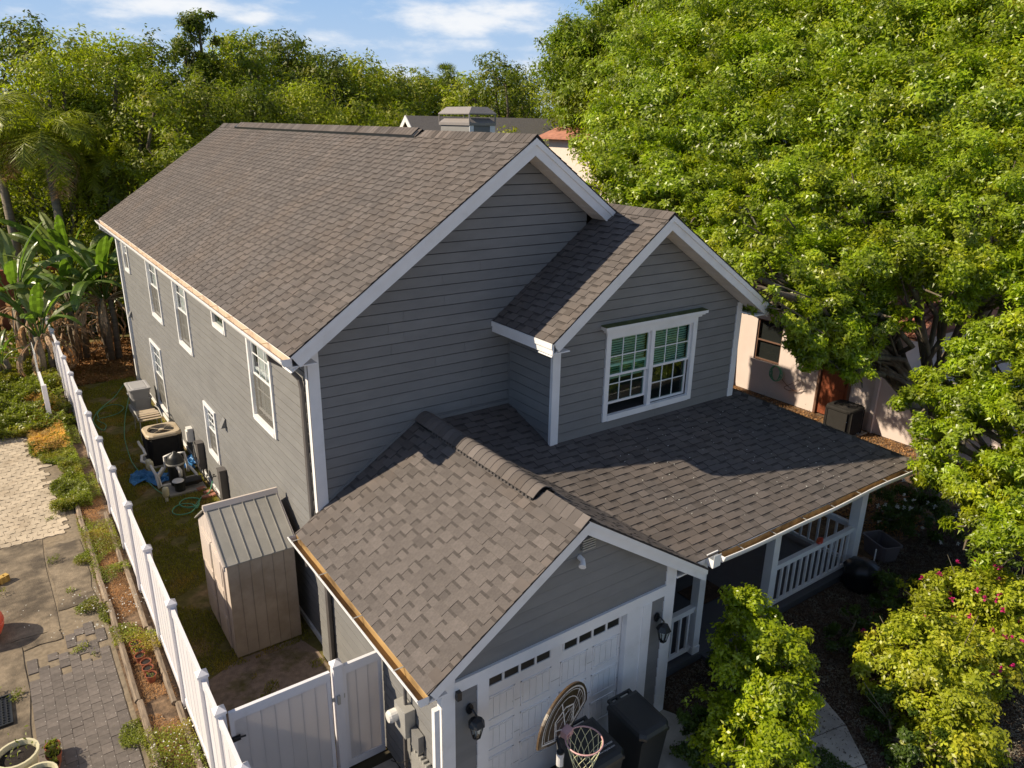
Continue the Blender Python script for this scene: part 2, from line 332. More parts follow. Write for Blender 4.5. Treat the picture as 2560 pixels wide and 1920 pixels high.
# ------------------------------------------------------------------ convex clipping
def clip(poly, a, b, c):
    """keep a*x+b*y<=c"""
    out = []
    for i in range(len(poly)):
        p, q = poly[i], poly[(i+1) % len(poly)]
        dp, dq = a*p[0]+b*p[1]-c, a*q[0]+b*q[1]-c
        if dp <= 0: out.append(p)
        if (dp < 0 and dq > 0) or (dp > 0 and dq < 0):
            t = dp/(dp-dq); out.append((p[0]+(q[0]-p[0])*t, p[1]+(q[1]-p[1])*t))
    return out
def area(p): return abs(sum(p[i][0]*p[(i+1) % len(p)][1]-p[(i+1) % len(p)][0]*p[i][1] for i in range(len(p))))/2 if len(p) > 2 else 0
def cliprect(poly, s0, s1, z0, z1):
    for a, b, c in ((-1,0,-s0),(1,0,s1),(0,-1,-z0),(0,1,z1)):
        poly = clip(poly, a, b, c)
        if len(poly) < 3: return []
    return poly

class Frame:
    def __init__(s, O, u, n): s.O, s.u, s.n = Vector(O), Vector(u), Vector(n)
    def p(s, a, z, d=0): return s.O+s.u*a+s.n*d+Vector((0,0,z))
    def box(s, mb, a0, a1, z0, z1, d0, d1):
        q = [s.p(a0,z0,d0), s.p(a1,z0,d0), s.p(a1,z0,d1), s.p(a0,z0,d1), s.p(a0,z1,d0), s.p(a1,z1,d0), s.p(a1,z1,d1), s.p(a0,z1,d1)]
        mb.hexa(q); return mb

EXP = .17
def siding(fr, poly, holes, parent, zbase=0.0, lap=.020, gap=.014):  # gap bares the black backing to draw the shadow line under each lap
    zs = [p[1] for p in poly]; z = zbase
    wall = MB()
    def bands(z0, z1):
        cuts = sorted({z0, z1}|{h[k] for h in holes for k in (2, 3) if z0 < h[k] < z1})
        ss = [p[0] for p in poly]; S0, S1 = min(ss), max(ss)
        for a, b in zip(cuts, cuts[1:]):
            m_ = (a+b)/2; iv = [(S0, S1)]
            for h in holes:
                if h[2] < m_ < h[3]:
                    nv = []
                    for p, q in iv:
                        if h[1] <= p or h[0] >= q: nv.append((p, q)); continue
                        if h[0] > p: nv.append((p, h[0]))
                        if h[1] < q: nv.append((h[1], q))
                    iv = nv
            for p, q in iv:
                c = cliprect(poly, p, q, a, b)
                if area(c) > 1e-5: yield c
    for c in bands(min(zs), max(zs)):
        wall.prism([fr.p(a, b, -.03) for a, b in c], -fr.n*.02)
    wo = wall.build('wall', 'shade_sheath', parent)
    while z < max(zs):
        z1 = z+EXP
        if z1 > min(zs):
            jit = rng.uniform(-.0015, .0015); runs = []
            for c in sorted(bands(max(z+gap, min(zs)), min(z1, max(zs))), key=lambda c: min(p[0] for p in c)):
                lo_, hi_ = min(p[0] for p in c), max(p[0] for p in c)
                for rn_ in runs:
                    if lo_ < rn_[1]-1e-4 and hi_ > rn_[0]+1e-4: rn_[0] = min(rn_[0], lo_); rn_[1] = max(rn_[1], hi_); rn_[2].append(c); break
                else: runs.append([lo_, hi_, [c]])
            r2 = []
            for lo_, hi_, cs in runs:
                if hi_-lo_ < 4.2 or len(cs) > 1: r2.append(cs); continue
                x_ = lo_+rng.uniform(1.2, 3.6); pc_ = lo_
                while x_ < hi_-.9:
                    r2.append([cliprect(cs[0], pc_, x_-.002, -9, 99)]); pc_ = x_+.002; x_ += 3.66
                r2.append([cliprect(cs[0], pc_, hi_, -9, 99)])
            for cs in r2:
                cs = [c for c in cs if area(c) > 1e-6]
                if not cs: continue
                mb = MB()
                for c in cs:
                    n = len(c)
                    t = lambda zz: lap-(zz-z)/EXP*(lap-.006)+jit
                    F = [fr.p(a, b, t(b)) for a, b in c]; B = [fr.p(a, b, -.028) for a, b in c]
                    mb.add(F+B, [tuple(range(n))]+[(i, n+i, n+(i+1) % n, (i+1) % n) for i in range(n)])
                mb.build('plank', 'siding', wo)
        z = z1
    return wo

# ------------------------------------------------------------------ shingled roofs
SEXP = .142
SHV = {}
def roof(O, a, s, poly, parent, stuff, pieces=None, deck=.012, e=SEXP, off=0, name='roof', tabs=(.12, .28)):
    """O eave origin, a unit along eave, s unit up slope; poly in (a,s)"""
    O, a, s = Vector(O), Vector(a).normalized(), Vector(s).normalized(); n = a.cross(s)
    if n.z < 0: n = -n
    P = lambda x, y, h=0: O+a*x+s*y+n*h
    d = MB(); d.prism([P(x, y, -.004) for x, y in poly], -n*deck); dk = d.build(name, 'underlay', parent)
    xs = [p[0] for p in poly]; ys = [p[1] for p in poly]
    r = random.Random(int(O.x*100+O.y*37+11)); y = min(ys); row = 0
    while y < max(ys)-.01:
        x = min(xs)-r.uniform(0, .3); tooth = r.random() < .5
        wob = r.uniform(-.002, .002)
        while x < max(xs):
            wd = r.uniform(tabs[0]+.03, tabs[1]) if tooth else r.uniform(tabs[0]-.03, tabs[1]-.09)
            y1 = y+e+.02
            c = cliprect(poly, x+.002, x+wd-.002, y+wob, y1)
            if area(c) > 2e-4:
                k = len(c); th = .0135 if tooth else .007
                val = min(1, max(.3, .55+r.gauss(0, .075)))
                H = lambda yy: th*(1-(yy-y)/(e+.02))+.0015+(.0018 if tooth else 0)
                mb = stuff; ind = pieces is not None and k == 4 and area(c) > (wd-.004)*(e+.02)*.985 and pieces(P(x+wd/2, y))
                if ind:
                    q = (round(wd, 2), tooth, int(val*12))
                    if q not in SHV:
                        m2 = MB(); m2.ca = (q[2]+.5)/12; ww = q[0]
                        pts = [(0,0),(ww,0),(ww,e+.02),(0,e+.02)]
                        hh = [th+.0015+(.0018 if tooth else 0)]*2+[.0015+(.0018 if tooth else 0)]*2
                        m2.add([(px_, py_, h_) for (px_, py_), h_ in zip(pts, hh)]+[(px_, py_, -.002) for px_, py_ in pts],
                               [(0,1,2,3)]); m2.ca = .0; m2.add(m2.v[:8], [(i, 4+i, 4+(i+1) % 4, (i+1) % 4) for i in range(4)])
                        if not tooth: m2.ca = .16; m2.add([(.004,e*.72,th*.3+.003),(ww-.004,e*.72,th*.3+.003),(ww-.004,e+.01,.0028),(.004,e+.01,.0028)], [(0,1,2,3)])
                        SHV[q] = m2.mesh('shingle', 'shingle_ind')
                    ob = link('shingle', SHV[q], dk)
                    o_ = P(x+.002, y+wob); ob.matrix_world = Matrix(((a.x, s.x, n.x, o_.x), (a.y, s.y, n.y, o_.y), (a.z, s.z, n.z, o_.z), (0,0,0,1)))
                    pieces.n += 1
                else:
                    mb.ca = val
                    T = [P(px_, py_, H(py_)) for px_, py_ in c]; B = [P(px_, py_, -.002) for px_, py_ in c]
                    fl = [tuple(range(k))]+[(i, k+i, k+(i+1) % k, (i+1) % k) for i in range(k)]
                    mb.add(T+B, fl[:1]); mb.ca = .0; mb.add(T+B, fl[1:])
                    if not tooth:
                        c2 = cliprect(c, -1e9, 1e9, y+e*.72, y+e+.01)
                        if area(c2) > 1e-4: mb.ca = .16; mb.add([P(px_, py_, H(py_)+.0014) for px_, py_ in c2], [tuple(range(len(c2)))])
            x += wd; tooth = not tooth
        y += e; row += 1
    return dk

def caps(p0, p1, hw, sl, sr, lift, parent, mb=None, step=.145, ramp=0):
    """ridge cap shingles from p0 to p1; hw half width; sl, sr slopes of both sides; sits lift above ridge"""
    p0, p1 = Vector(p0), Vector(p1); d = (p1-p0); ln = d.length; d.normalize(); sd_ = d.cross(Vector((0,0,1))).normalized()
    k = int(ln/step); out = []
    for i in range(k):
        a0 = p0+d*(i*step); a1 = p0+d*((i+1)*step+.02)
        m2 = mb if mb is not None else MB(); m2.ca = min(1, max(0, rng.gauss(.5, .18)))
        f = 1 if not ramp else min(1, min(i+1, k-i)/ramp)
        prof = []
        for t in (-1, -.55, 0, .55, 1):
            sl_ = (sl if t > 0 else sr)
            prof.append((t*hw, -abs(t)*hw*sl_+lift*f+(.012 if abs(t) < .9 else 0)+(.01 if t == 0 else 0)))
        A = [a0+sd_*x_+Vector((0,0,z_+.009)) for x_, z_ in prof]; B = [a1+sd_*x_+Vector((0,0,z_+.002)) for x_, z_ in prof]
        m2.add(A+B+[a0+sd_*x_+Vector((0,0,z_-.004)) for x_, z_ in prof],
               [(j, j+1, 6+j, 5+j) for j in range(4)]+[(10+j, 11+j, j+1, j) for j in range(4)])
        if mb is None: out.append(m2.build('ridge_cap', 'shingle', parent, smooth=False))
    return out

# ================================================================== THE HOUSE
house = thing('house', 'grey clapboard two storey house with brown shingled roofs, white trim and garage', 'house')
XE, OV, ZE, SM, XR, ZR, LN = -.4, .437, 5.545, .697, 3.812, 8.481, 17.356
XRE = 5.598; ZRE = ZR-(XRE-XR)*SM
YB, XBL, XBR, XBW, ZBE, ZBR, SB = 1.261, 3.658, 5.74, 8.306, 5.474, 7.303, .749
SBR = .64; XBE0, XBE1 = XBL-.361, XBW+.36
ZP0, SP, YP, XPR = 3.886, .30, 4.182, 10.319
YG, XG, ZG, ZGE, SG, XGE1 = 4.264, 1.914, 4.039, 2.525, .654, 4.331
GW = 4.10        # garage front wall plane y=-GW
F_left = Frame((0,0,0), (0,1,0), (-1,0,0)); F_front = Frame((0,0,0), (1,0,0), (0,-1,0))
F_wf = Frame((0,-YB,0), (1,0,0), (0,-1,0)); F_wl = Frame((XBL,0,0), (0,1,0), (-1,0,0))
F_gf = Frame((0,-GW,0), (1,0,0), (0,-1,0)); F_gl = Frame((-.12,0,0), (0,1,0), (-1,0,0))
F_gr = Frame((3.78,0,0), (0,1,0), (1,0,0))

# --- windows
def window(fr, a0, a1, z0, z1, tw=.085, units=1, grid=(3, 2), shades=None, raised=None, lowgrid=True, crown=False, sill=True, glass='glass_clear', screen=True):
    """outer trim rectangle a0..a1, z0..z1"""
    wo = MB(); pr = .045
    fr.box(wo, a0, a0+tw, z0, z1, -.02, pr); fr.box(wo, a1-tw, a1, z0, z1, -.02, pr)
    fr.box(wo, a0+tw, a1-tw, z1-tw, z1, -.02, pr-.002); fr.box(wo, a0+tw, a1-tw, z0, z0+tw, -.02, pr+(.012 if sill else -.002))
    W_ = wo.build('window', 'white', house)
    if crown:
        c = MB(); fr.box(c, a0-.05, a1+.05, z1+.002, z1+.045, -.01, .09); fr.box(c, a0-.09, a1+.09, z1+.045, z1+.075, -.01, .13); fr.box(c, a0-.13, a1+.13, z1+.075, z1+.125, -.01, .16)
        c.build('cornice', 'white', W_); c = MB(); c.hexa([fr.p(a0-.128, z1+.126, .155), fr.p(a1+.128, z1+.126, .155), fr.p(a1+.128, z1+.126, .0), fr.p(a0-.128, z1+.126, .0), fr.p(a0-.128, z1+.132, .155), fr.p(a1+.128, z1+.132, .155), fr.p(a1+.128, z1+.150, .0), fr.p(a0-.128, z1+.150, .0)]); c.build('moss_film', 'mossy', W_)
    ia0, ia1, iz0, iz1 = a0+tw, a1-tw, z0+tw, z1-tw
    rm = MB()
    fr.box(rm, ia0, ia1, iz0, iz1, -.52, -.5); fr.box(rm, ia0-.02, ia0, iz0, iz1, -.5, -.03); fr.box(rm, ia1, ia1+.02, iz0, iz1, -.5, -.03)
    fr.box(rm, ia0, ia1, iz0-.02, iz0, -.5, -.03); fr.box(rm, ia0, ia1, iz1, iz1+.02, -.5, -.03)
    rm.build('room', 'room', W_)
    gap = .09 if units > 1 else 0
    uw = (ia1-ia0-gap*(units-1))/units
    if units > 1:
        mu = MB(); fr.box(mu, ia0+uw, ia0+uw+gap, iz0, iz1, -.05, .03); mu.build('mullion', 'white', W_)
    for k in range(units):
        b0 = ia0+k*(uw+gap); b1 = b0+uw; mid = (iz0+iz1)/2; up = raised[k] if raised else 0
        sw = .042
        for (c0, c1, dd, cols, rows) in ((mid-.02, iz1, -.012, grid[0], grid[1]), (iz0+up, mid+.02+up, -.05, grid[0] if lowgrid else 1, grid[1])):
            s_ = MB()
            fr.box(s_, b0, b0+sw, c0, c1, dd-.03, dd); fr.box(s_, b1-sw, b1, c0, c1, dd-.03, dd)
            fr.box(s_, b0+sw, b1-sw, c0, c0+sw, dd-.03, dd+.001); fr.box(s_, b0+sw, b1-sw, c1-sw, c1, dd-.03, dd+.001)
            for q in range(1, cols):
                x_ = b0+sw+(b1-b0-2*sw)*q/cols; fr.box(s_, x_-.009, x_+.009, c0+sw, c1-sw, dd-.022, dd-.006)
            for q in range(1, rows):
                z_ = c0+sw+(c1-c0-2*sw)*q/rows; fr.box(s_, b0+sw, b1-sw, z_-.009, z_+.009, dd-.021, dd-.007)
            s_.build('sash', 'white', W_)
            g_ = MB(); g_.add([fr.p(b0+sw, c0+sw, dd-.014), fr.p(b1-sw, c0+sw, dd-.014), fr.p(b1-sw, c1-sw, dd-.014), fr.p(b0+sw, c1-sw, dd-.014)], [(0,1,2,3)]); g_.build('pane', glass, W_)
        if screen:
            g_ = MB(); g_.add([fr.p(b0+.03, iz0+.01, -.004), fr.p(b1-.03, iz0+.01, -.004), fr.p(b1-.03, mid, -.004), fr.p(b0+.03, mid, -.004)], [(0,1,2,3)]); g_.build('insect_screen', 'screen', W_)
        if shades and shades[k]:
            kind, zt = shades[k]
            b_ = MB()
            if kind == 'blind':
                z_ = iz1-.02
                while z_ > zt: 
                    q = [fr.p(b0+.02, z_, -.10), fr.p(b1-.02, z_, -.10), fr.p(b1-.02, z_-.04, -.125), fr.p(b0+.02, z_-.04, -.125)]
                    b_.prism(q, Vector((0,0,.003))); z_ -= .045
                b_.build('blind', 'blind', W_)
            else:
                nn = 16
                for q in range(nn):
                    x0_, x1_ = b0+.02+(uw-.04)*q/nn, b0+.02+(uw-.04)*(q+1)/nn
                    d0_, d1_ = -.12+(.02 if q % 2 else -.02), -.12+(-.02 if q % 2 else .02)
                    b_.prism([fr.p(x0_, zt, d0_), fr.p(x1_, zt, d1_), fr.p(x1_, iz1, d1_), fr.p(x0_, iz1, d0_)], fr.n*.002)
                b_.build('curtain', 'curtain', W_)
    return W_
M['mossy'] = mat('mossy_top', (.09, .11, .035), .9, var=.3, c2=(.22, .22, .15), c2s=5, c2lo=.55, c2hi=.8)

LW = [(15.35,16.25,4.03,5.12),(11.0,12.42,3.36,5.16),(7.76,9.13,3.33,5.16),(4.55,5.5,4.6,5.12),(1.8,3.1,3.36,5.16),(12.12,13.62,.30,2.38),(6.33,7.32,1.06,2.36)]
WW = (4.78, 7.05, 3.69, 5.33)
hole = lambda q, t=.03: (q[0]+t, q[1]-t, q[2]+t, q[3]-t)
siding(F_left, [(0,0),(16.95,0),(16.95,5.36),(0,5.36)], [hole(q) for q in LW], house, .12, .011, .021)
siding(F_front, [(0,0),(5.3,0),(5.3,7.28),(XR,8.33),(0,ZE+.4*SM-.16)], [], house, .06)
siding(F_wf, [(XBL,3.0),(XBW,3.0),(XBW,5.50),(XBR,7.13),(XBL,5.55)], [hole(WW)], house, .10)
siding(F_wl, [(-YB,3.3),(0,3.3),(0,5.32),(-YB,5.32)], [], house, .10)
siding(F_gf, [(-.12,0),(3.78,0),(3.78,2.72),(XG,3.90),(-.12,2.60)], [(.42,2.9,-.1,2.2)], house, .04)
siding(F_gl, [(-GW,0),(-.0,0),(-.0,2.36),(-GW,2.36)], [], house, .04, .011, .021)
siding(F_gr, [(-GW,0),(-.0,0),(-.0,2.6),(-GW,2.6)], [], house, .04)
siding(Frame((0,.0,0),(1,0,0),(0,-1,0)), [(5.3,0),(9.2,0),(9.2,2.9),(5.3,2.9)], [(6.2,7.15,.12,2.2)], house, .06)

window(F_left, *LW[0], grid=(2,2), shades=[('curtain', 4.1)])
window(F_left, *LW[1], grid=(3,2), lowgrid=False, shades=[('curtain', 3.5)])
window(F_left, *LW[2], grid=(3,2), lowgrid=False, shades=[('curtain', 3.5)])
sm_ = LW[3]
wo = MB(); fr = F_left
fr.box(wo, 4.55, 4.62, 4.6, 5.12, -.02, .04); fr.box(wo, 5.43, 5.5, 4.6, 5.12, -.02, .04); fr.box(wo, 4.62, 5.43, 4.6, 4.69, -.02, .05); fr.box(wo, 4.62, 5.43, 5.05, 5.12, -.02, .04)
wn = wo.build('window', 'white', house); g_ = MB(); fr.box(g_, 4.62, 5.43, 4.69, 5.05, -.02, -.014); g_.build('pane', 'glass', wn)
g_ = MB(); fr.box(g_, 4.6, 5.45, 4.65, 5.1, -.2, -.18); g_.build('room', 'room', wn)
window(F_left, *LW[4], grid=(3,2), lowgrid=True, raised=[.10], shades=[('curtain', 3.45)])
window(F_left, *LW[5], grid=(3,3), lowgrid=False, shades=[('curtain', .5)])
window(F_left, *LW[6], grid=(3,3), lowgrid=False, crown=False, shades=[('curtain', 1.2)])
window(F_wf, *WW, tw=.105, units=2, grid=(3,2), raised=[.17, 0], shades=[('blind', 4.40), ('blind', 4.46)], crown=True, glass='glass', screen=False)

# --- corner boards, trim
t = MB()
t.box(-.028, 0, -.028, .11, 2.7, 5.34); F_front.box(t, -.028, .15, 2.7, 5.66, -.0, .030)
t.build('corner_board', 'white', house)
t = MB(); F_left.box(t, 16.86, 16.98, 0, 5.36, -.02, .03); t.build('corner_board', 'white', house)
t = MB(); F_wf.box(t, XBL-.03, XBL+.13, 3.35, 5.5, 0, .03); F_wl.box(t, -YB-.002, -YB+.035, 3.35, 5.34, 0, .03); t.build('corner_board', 'white', house)
t = MB(); F_wf.box(t, XBW-.12, XBW+.03, 3.4, 5.45, 0, .03); t.box(XBW, XBW+.03, -YB, -YB+.1, 3.4, 5.4); t.build('corner_board', 'white', house)
t = MB(); F_wl.box(t, -.04, -.024, 3.7, 5.32, 0, .03); t.build('corner_board', 'siding', house)
t = MB(); F_gf.box(t, -.15, .03, 0, 2.5, 0, .03); F_gl.box(t, -GW, -GW+.09, 0, 2.34, 0, .03); t.build('corner_board', 'white', house)
t = MB(); F_gf.box(t, 3.60, 3.81, 0, 2.72, 0, .03); t.box(3.78, 3.81, -GW, -GW+.1, 0, 2.6); t.build('corner_board', 'white', house)
t = MB(); F_gf.box(t, .03, 3.60, 2.19, 2.36, 0, .034); F_gf.box(t, .03, 3.60, 2.36, 2.375, 0, .05); t.build('frieze_board', 'white', house)
t = MB(); F_gf.box(t, .35, .50, 0, 2.19, -.02, .032); F_gf.box(t, .50, .52, 0, 2.19, -.07, .032); t.build('door_trim', 'white', house)
t = MB(); F_gf.box(t, 2.88, 3.33, 0, 2.19, -.02, .028); F_gf.box(t, 2.86, 2.88, 0, 2.19, -.07, .026); F_gf.box(t, 3.16, 3.33, 0, 2.19, .028, .042); t.build('door_trim', 'white', house)
t = MB(); F_left.box(t, .02, 16.85, .02, .12, -.01, .035); t.build('base_board', 'white', house)

# --- rake boards, fascias, soffits
def rake(x0, z0, x1, z1, y, h=.20, end0=False, end1=False):
    b = MB(); sl = (z1-z0)/(x1-x0)
    for (ya, yb_, hh, zt) in ((y+.012, y+.04, h, .012), (y-.012, y+.012, h*.42, .012)):
        d0 = hh*abs(sl)/(1+sl*sl) if end0 else 0; d1 = hh*abs(sl)/(1+sl*sl) if end1 else 0
        a0, a1 = x0+d0, x1-d1; c0, c1 = z0+sl*d0-hh, z1-sl*d1-hh
        b.hexa([(a0,ya,c0),(a1,ya,c1),(a1,yb_,c1),(a0,yb_,c0),(x0,ya,z0-zt),(x1,ya,z1-zt),(x1,yb_,z1-zt),(x0,yb_,z0-zt)])
    return b.build('rake_board', 'white', house)
rake(XE, ZE, XR, ZR, -OV, .29, end0=True); rake(XR, ZR, XRE, ZRE, -OV, .29, end1=True)
rake(XBE0, ZBE, XBR, ZBR, -YB-OV, .26, end0=True); rake(XBR, ZBR, XBE1, ZBR-(XBE1-XBR)*SBR, -YB-OV, .26, end1=True)
rake(XE, ZGE, XG, ZG, -YG, .225, end0=True); rake(XG, ZG, XGE1, ZG-(XGE1-XG)*SG, -YG, .225)
def soffit(x0, z0, x1, z1, ya, yb_, parent):
    n = max(1, int(math.hypot(x1-x0, z1-z0)/.20)); k = MB(); k.hexa([(x0,ya,z0-.004),(x1,ya,z1-.004),(x1,yb_,z1-.004),(x0,yb_,z0-.004),(x0,ya,z0+.004),(x1,ya,z1+.004),(x1,yb_,z1+.004),(x0,yb_,z0+.004)])
    s_ = k.build('soffit', 'white', parent)
    for i in range(n):
        f0, f1 = (i+.05)/n, (i+.95)/n
        a0_, c0_, a1_, c1_ = x0+(x1-x0)*f0, z0+(z1-z0)*f0, x0+(x1-x0)*f1, z0+(z1-z0)*f1
        m_ = MB(); m_.hexa([(a0_,ya,c0_-.014),(a1_,ya,c1_-.014),(a1_,yb_,c1_-.014),(a0_,yb_,c0_-.014),(a0_,ya,c0_-.005),(a1_,ya,c1_-.005),(a1_,yb_,c1_-.005),(a0_,yb_,c0_-.005)])
        m_.build('soffit_panel', 'soffit', s_)
h_ = .27
soffit(XR, ZR-h_, XRE, ZRE-h_, -OV+.04, -.03, house); soffit(XE, ZE-h_, XR, ZR-h_, -OV+.04, -.03, house)
h_ = .24
soffit(XBR, ZBR-h_, XBE1, ZBR-(XBE1-XBR)*SBR-h_, -YB-OV+.04, -YB-.03, house); soffit(XBE0, ZBE-h_, XBR, ZBR-h_, -YB-OV+.04, -YB-.03, house)
soffit(XE, ZGE-.2, XG, ZG-.2, -YG+.04, -GW-.03, house); soffit(XG, ZG-.2, XGE1, ZG-(XGE1-XG)*SG-.2, -YG+.04, -GW-.03, house)
f = MB()
f.box(XE, XE+.03, -OV+.04, LN, ZE-.2, ZE-.02); f.box(XE+.03, .0, -OV+.05, LN-.1, ZE-.2, ZE-.18); f.build('fascia', 'white', house)
f = MB(); f.box(XE, XE+.03, -YG+.04, -.0, ZGE-.2, ZGE-.02); f.box(XE+.03, -.12, -YG+.05, 0, ZGE-.2, ZGE-.18); f.build('fascia', 'white', house)
f = MB(); f.box(XBE0-.015, XBE0+.012, -YB-OV, 0, ZBE-.20, ZBE-.02); f.box(XBE0-.035, XBE0-.015, -YB-OV, 0, ZBE-.10, ZBE-.012); f.box(XBE0+.012, XBL, -YB-OV+.03, 0, ZBE-.2, ZBE-.18)
f.build('fascia', 'white', house)
f = MB(); zz_ = ZBR-(XBE1-XBR)*SBR; f.box(XBE1-.03, XBE1, -YB-OV+.03, 6, zz_-.2, zz_-.02); f.box(XBE1, XBE1+.12, -YB-OV+.03, 6, zz_-.14, zz_-.03); f.box(XBW, XBE1-.03, -YB-OV+.05, 6, zz_-.2, zz_-.17); f.build('fascia', 'white', house)
f = MB(); f.box(XRE-.02, XRE+.09, -OV-.01, -OV+.30, ZRE-.26, ZRE-.205); f.build('eave_return', 'white', house)
ZPE = ZP0-SP*YP
f = MB(); f.box(4.1, XPR, -YP-.005, -YP+.025, ZPE-.2, ZPE-.02); f.box(3.8, XPR, -YP+.025, -3.6, ZPE-.21, ZPE-.18); f.box(XPR-.03, XPR, -YP+.03, 2, ZPE-.2, ZPE-.02); f.build('fascia', 'white', house)
f = MB(); f.box(3.8, 10.05, -3.62, -3.42, ZPE-.40, ZPE-.21); f.box(9.85, 10.05, -3.42, 0, ZPE-.40, ZPE-.21); f.build('porch_beam', 'white', house)
f = MB(); f.box(3.8, 10.2, -3.6, 0, ZPE-.0, ZPE+.02); f.build('porch_ceiling', 'porchpaint', house)

# --- roofs
ALL = MB()
class Pick:
    def __init__(s, fn): s.fn = fn; s.n = 0
    def __call__(s, p): return s.n < 300 and s.fn(p)
lm = (XR-XE)*math.sqrt(1+SM*SM)
pick = Pick(lambda p: p.y < -.75)
roof((XE-.02,-OV-.012,ZE-.014), (0,1,0), (1,0,SM), [(0,0),(LN+OV,0),(LN+OV,lm),(0,lm)], house, ALL, name='main_roof')
lr = (XRE-XR)*math.sqrt(1+SM*SM)
roof((XRE,-OV-.012,ZRE), (0,1,0), (-1,0,SM), [(0,0),(LN+OV,0),(LN+OV,lr),(0,lr)], house, ALL, name='main_roof')
lb = (XBR-XBE0)*math.sqrt(1+SB*SB)
# wing roof: left slope only in front of the gable wall, then tucked under the main eave
xc = (XBE0-XBE0)
roof((XBE0-.015,-YB-OV-.012,ZBE-.01), (0,1,0), (1,0,SB), [(0,0),(YB+OV-.01,0),(YB+OV-.01,lb),(0,lb)], house, ALL, name='wing_roof')
roof((XRE+.03,.03,ZBE+(XRE+.03-XBE0)*SB), (0,1,0), (1,0,SB), [(0,0),(16,0),(16,(XBR-XRE)*1.25),(0,(XBR-XRE)*1.25)], house, ALL, name='wing_roof')
lb2 = (XBE1-XBR)*math.sqrt(1+SBR*SBR)
roof((XBE1,-YB-OV-.012,ZBR-(XBE1-XBR)*SBR), (0,1,0), (-1,0,SBR), [(0,0),(17.5,0),(17.5,lb2),(0,lb2)], house, ALL, name='wing_roof')
lg = (XG-XE)*math.sqrt(1+SG*SG)
roof((XE-.02,-YG-.02,ZGE-.013), (0,1,0), (1,0,SG), [(0,0),(YG-.0,0),(YG,lg),(0,lg)], house, ALL, pieces=pick, name='garage_roof', tabs=(.13,.30))
# garage right slope down to the valley
k1 = math.sqrt(1+SG*SG); xo = XGE1
def gr(x, y): return (y+YG+.02, (xo-x)*k1)
roof((xo,-YG-.02,ZG-(xo-XG)*SG), (0,1,0), (-1,0,SG), [gr(xo,-YG-.02), gr(xo,-YG+.07), gr(2.16,0), gr(XG,0), gr(XG,-YG-.02)], house, ALL, name='garage_roof')
# porch roof (front slope with hip on the right)
k2 = math.sqrt(1+SP*SP)
def pr_(x, y): return (x-2.0, (y+YP)*k2)
hx, hy = 8.38, -.93
roof((2.0,-YP-.02,ZPE-.006), (1,0,0), (0,1,SP), [pr_(4.07,-YP-.02), pr_(XPR,-YP-.02), pr_(hx,hy), pr_(hx-.02,0), pr_(2.15,0)], house, ALL, name='porch_roof', tabs=(.13,.30))
sH = (ZP0+SP*hy-ZPE)/(XPR-hx); k3 = math.sqrt(1+sH*sH)
def ph(x, y): return (y+YP, (XPR-x)*k3)
roof((XPR+.01,-YP,ZPE), (0,1,0), (-1,0,sH), [ph(XPR,-YP), ph(XPR,2.5), ph(8.36,2.5), ph(hx,hy)], house, ALL, name='porch_roof')
# ridge caps
caps((XR,-OV-.02,ZR), (XR,3.3,ZR), .15, SM, SM, .012, house, ALL)
caps((XR,3.3,ZR), (XR,15.6,ZR), .17, SM, SM, .055, house, ALL, ramp=2)
caps((XR,15.6,ZR), (XR,LN,ZR), .15, SM, SM, .012, house, ALL)
caps((XBR,-YB-OV-.012,ZBR), (XBR,-.0,ZBR), .15, SB, SBR, .012, house, ALL)
caps((XBR,.03,ZBR), (XBR,15,ZBR), .15, SB, SB, .012, house, ALL)
gcaps = MB()
caps((XG,-YG-.02,ZG), (XG,-3.35,ZG), .15, SG, SG, .012, house)
k_ = 22
for i in range(k_):
    ya = -3.34+i*.15; m2 = MB(); m2.ca = min(1, max(0, rng.gauss(.52, .12))); pr = []
    for tt in (-1, -.8, -.5, -.2, 0, .2, .5, .8, 1): pr.append((tt*.19, -.070+.125*(1-abs(tt)**1.7)))
    A = [(XG+x_, ya, ZG+z_+.012) for x_, z_ in pr]; B = [(XG+x_, ya+.165, ZG+z_+.002) for x_, z_ in pr]; C_ = [(XG+x_, ya, ZG+z_-.002) for x_, z_ in pr]
    m2.add(A+B+C_, [(q, q+1, 10+q, 9+q) for q in range(8)]+[(18+q, 19+q, q+1, q) for q in range(8)]); m2.build('ridge_cap', 'shingle', house)
hipm = []
p0, p1 = Vector((XPR,-YP,ZPE)), Vector((hx,hy,ZP0+SP*hy)); d_ = (p1-p0).normalized(); n_ = int((p1-p0).length/.15); sd_ = d_.cross(Vector((0,0,1))).normalized()
for i in range(n_):
    a0, a1 = p0+d_*(i*.15), p0+d_*((i+1)*.15+.02)
    m2 = ALL; m2.ca = rng.random()
    q = []
    for bse, hh in ((a0, .018), (a1, .006)):
        for tt in (-.13, 0, .13): q.append(bse+sd_*tt+Vector((0,0,hh+(.008 if tt == 0 else -.022))))
    m2.add(q, [(0,1,4,3),(1,2,5,4)])
tag(ALL.build('shingle_course', 'shingle', house), kind='stuff')
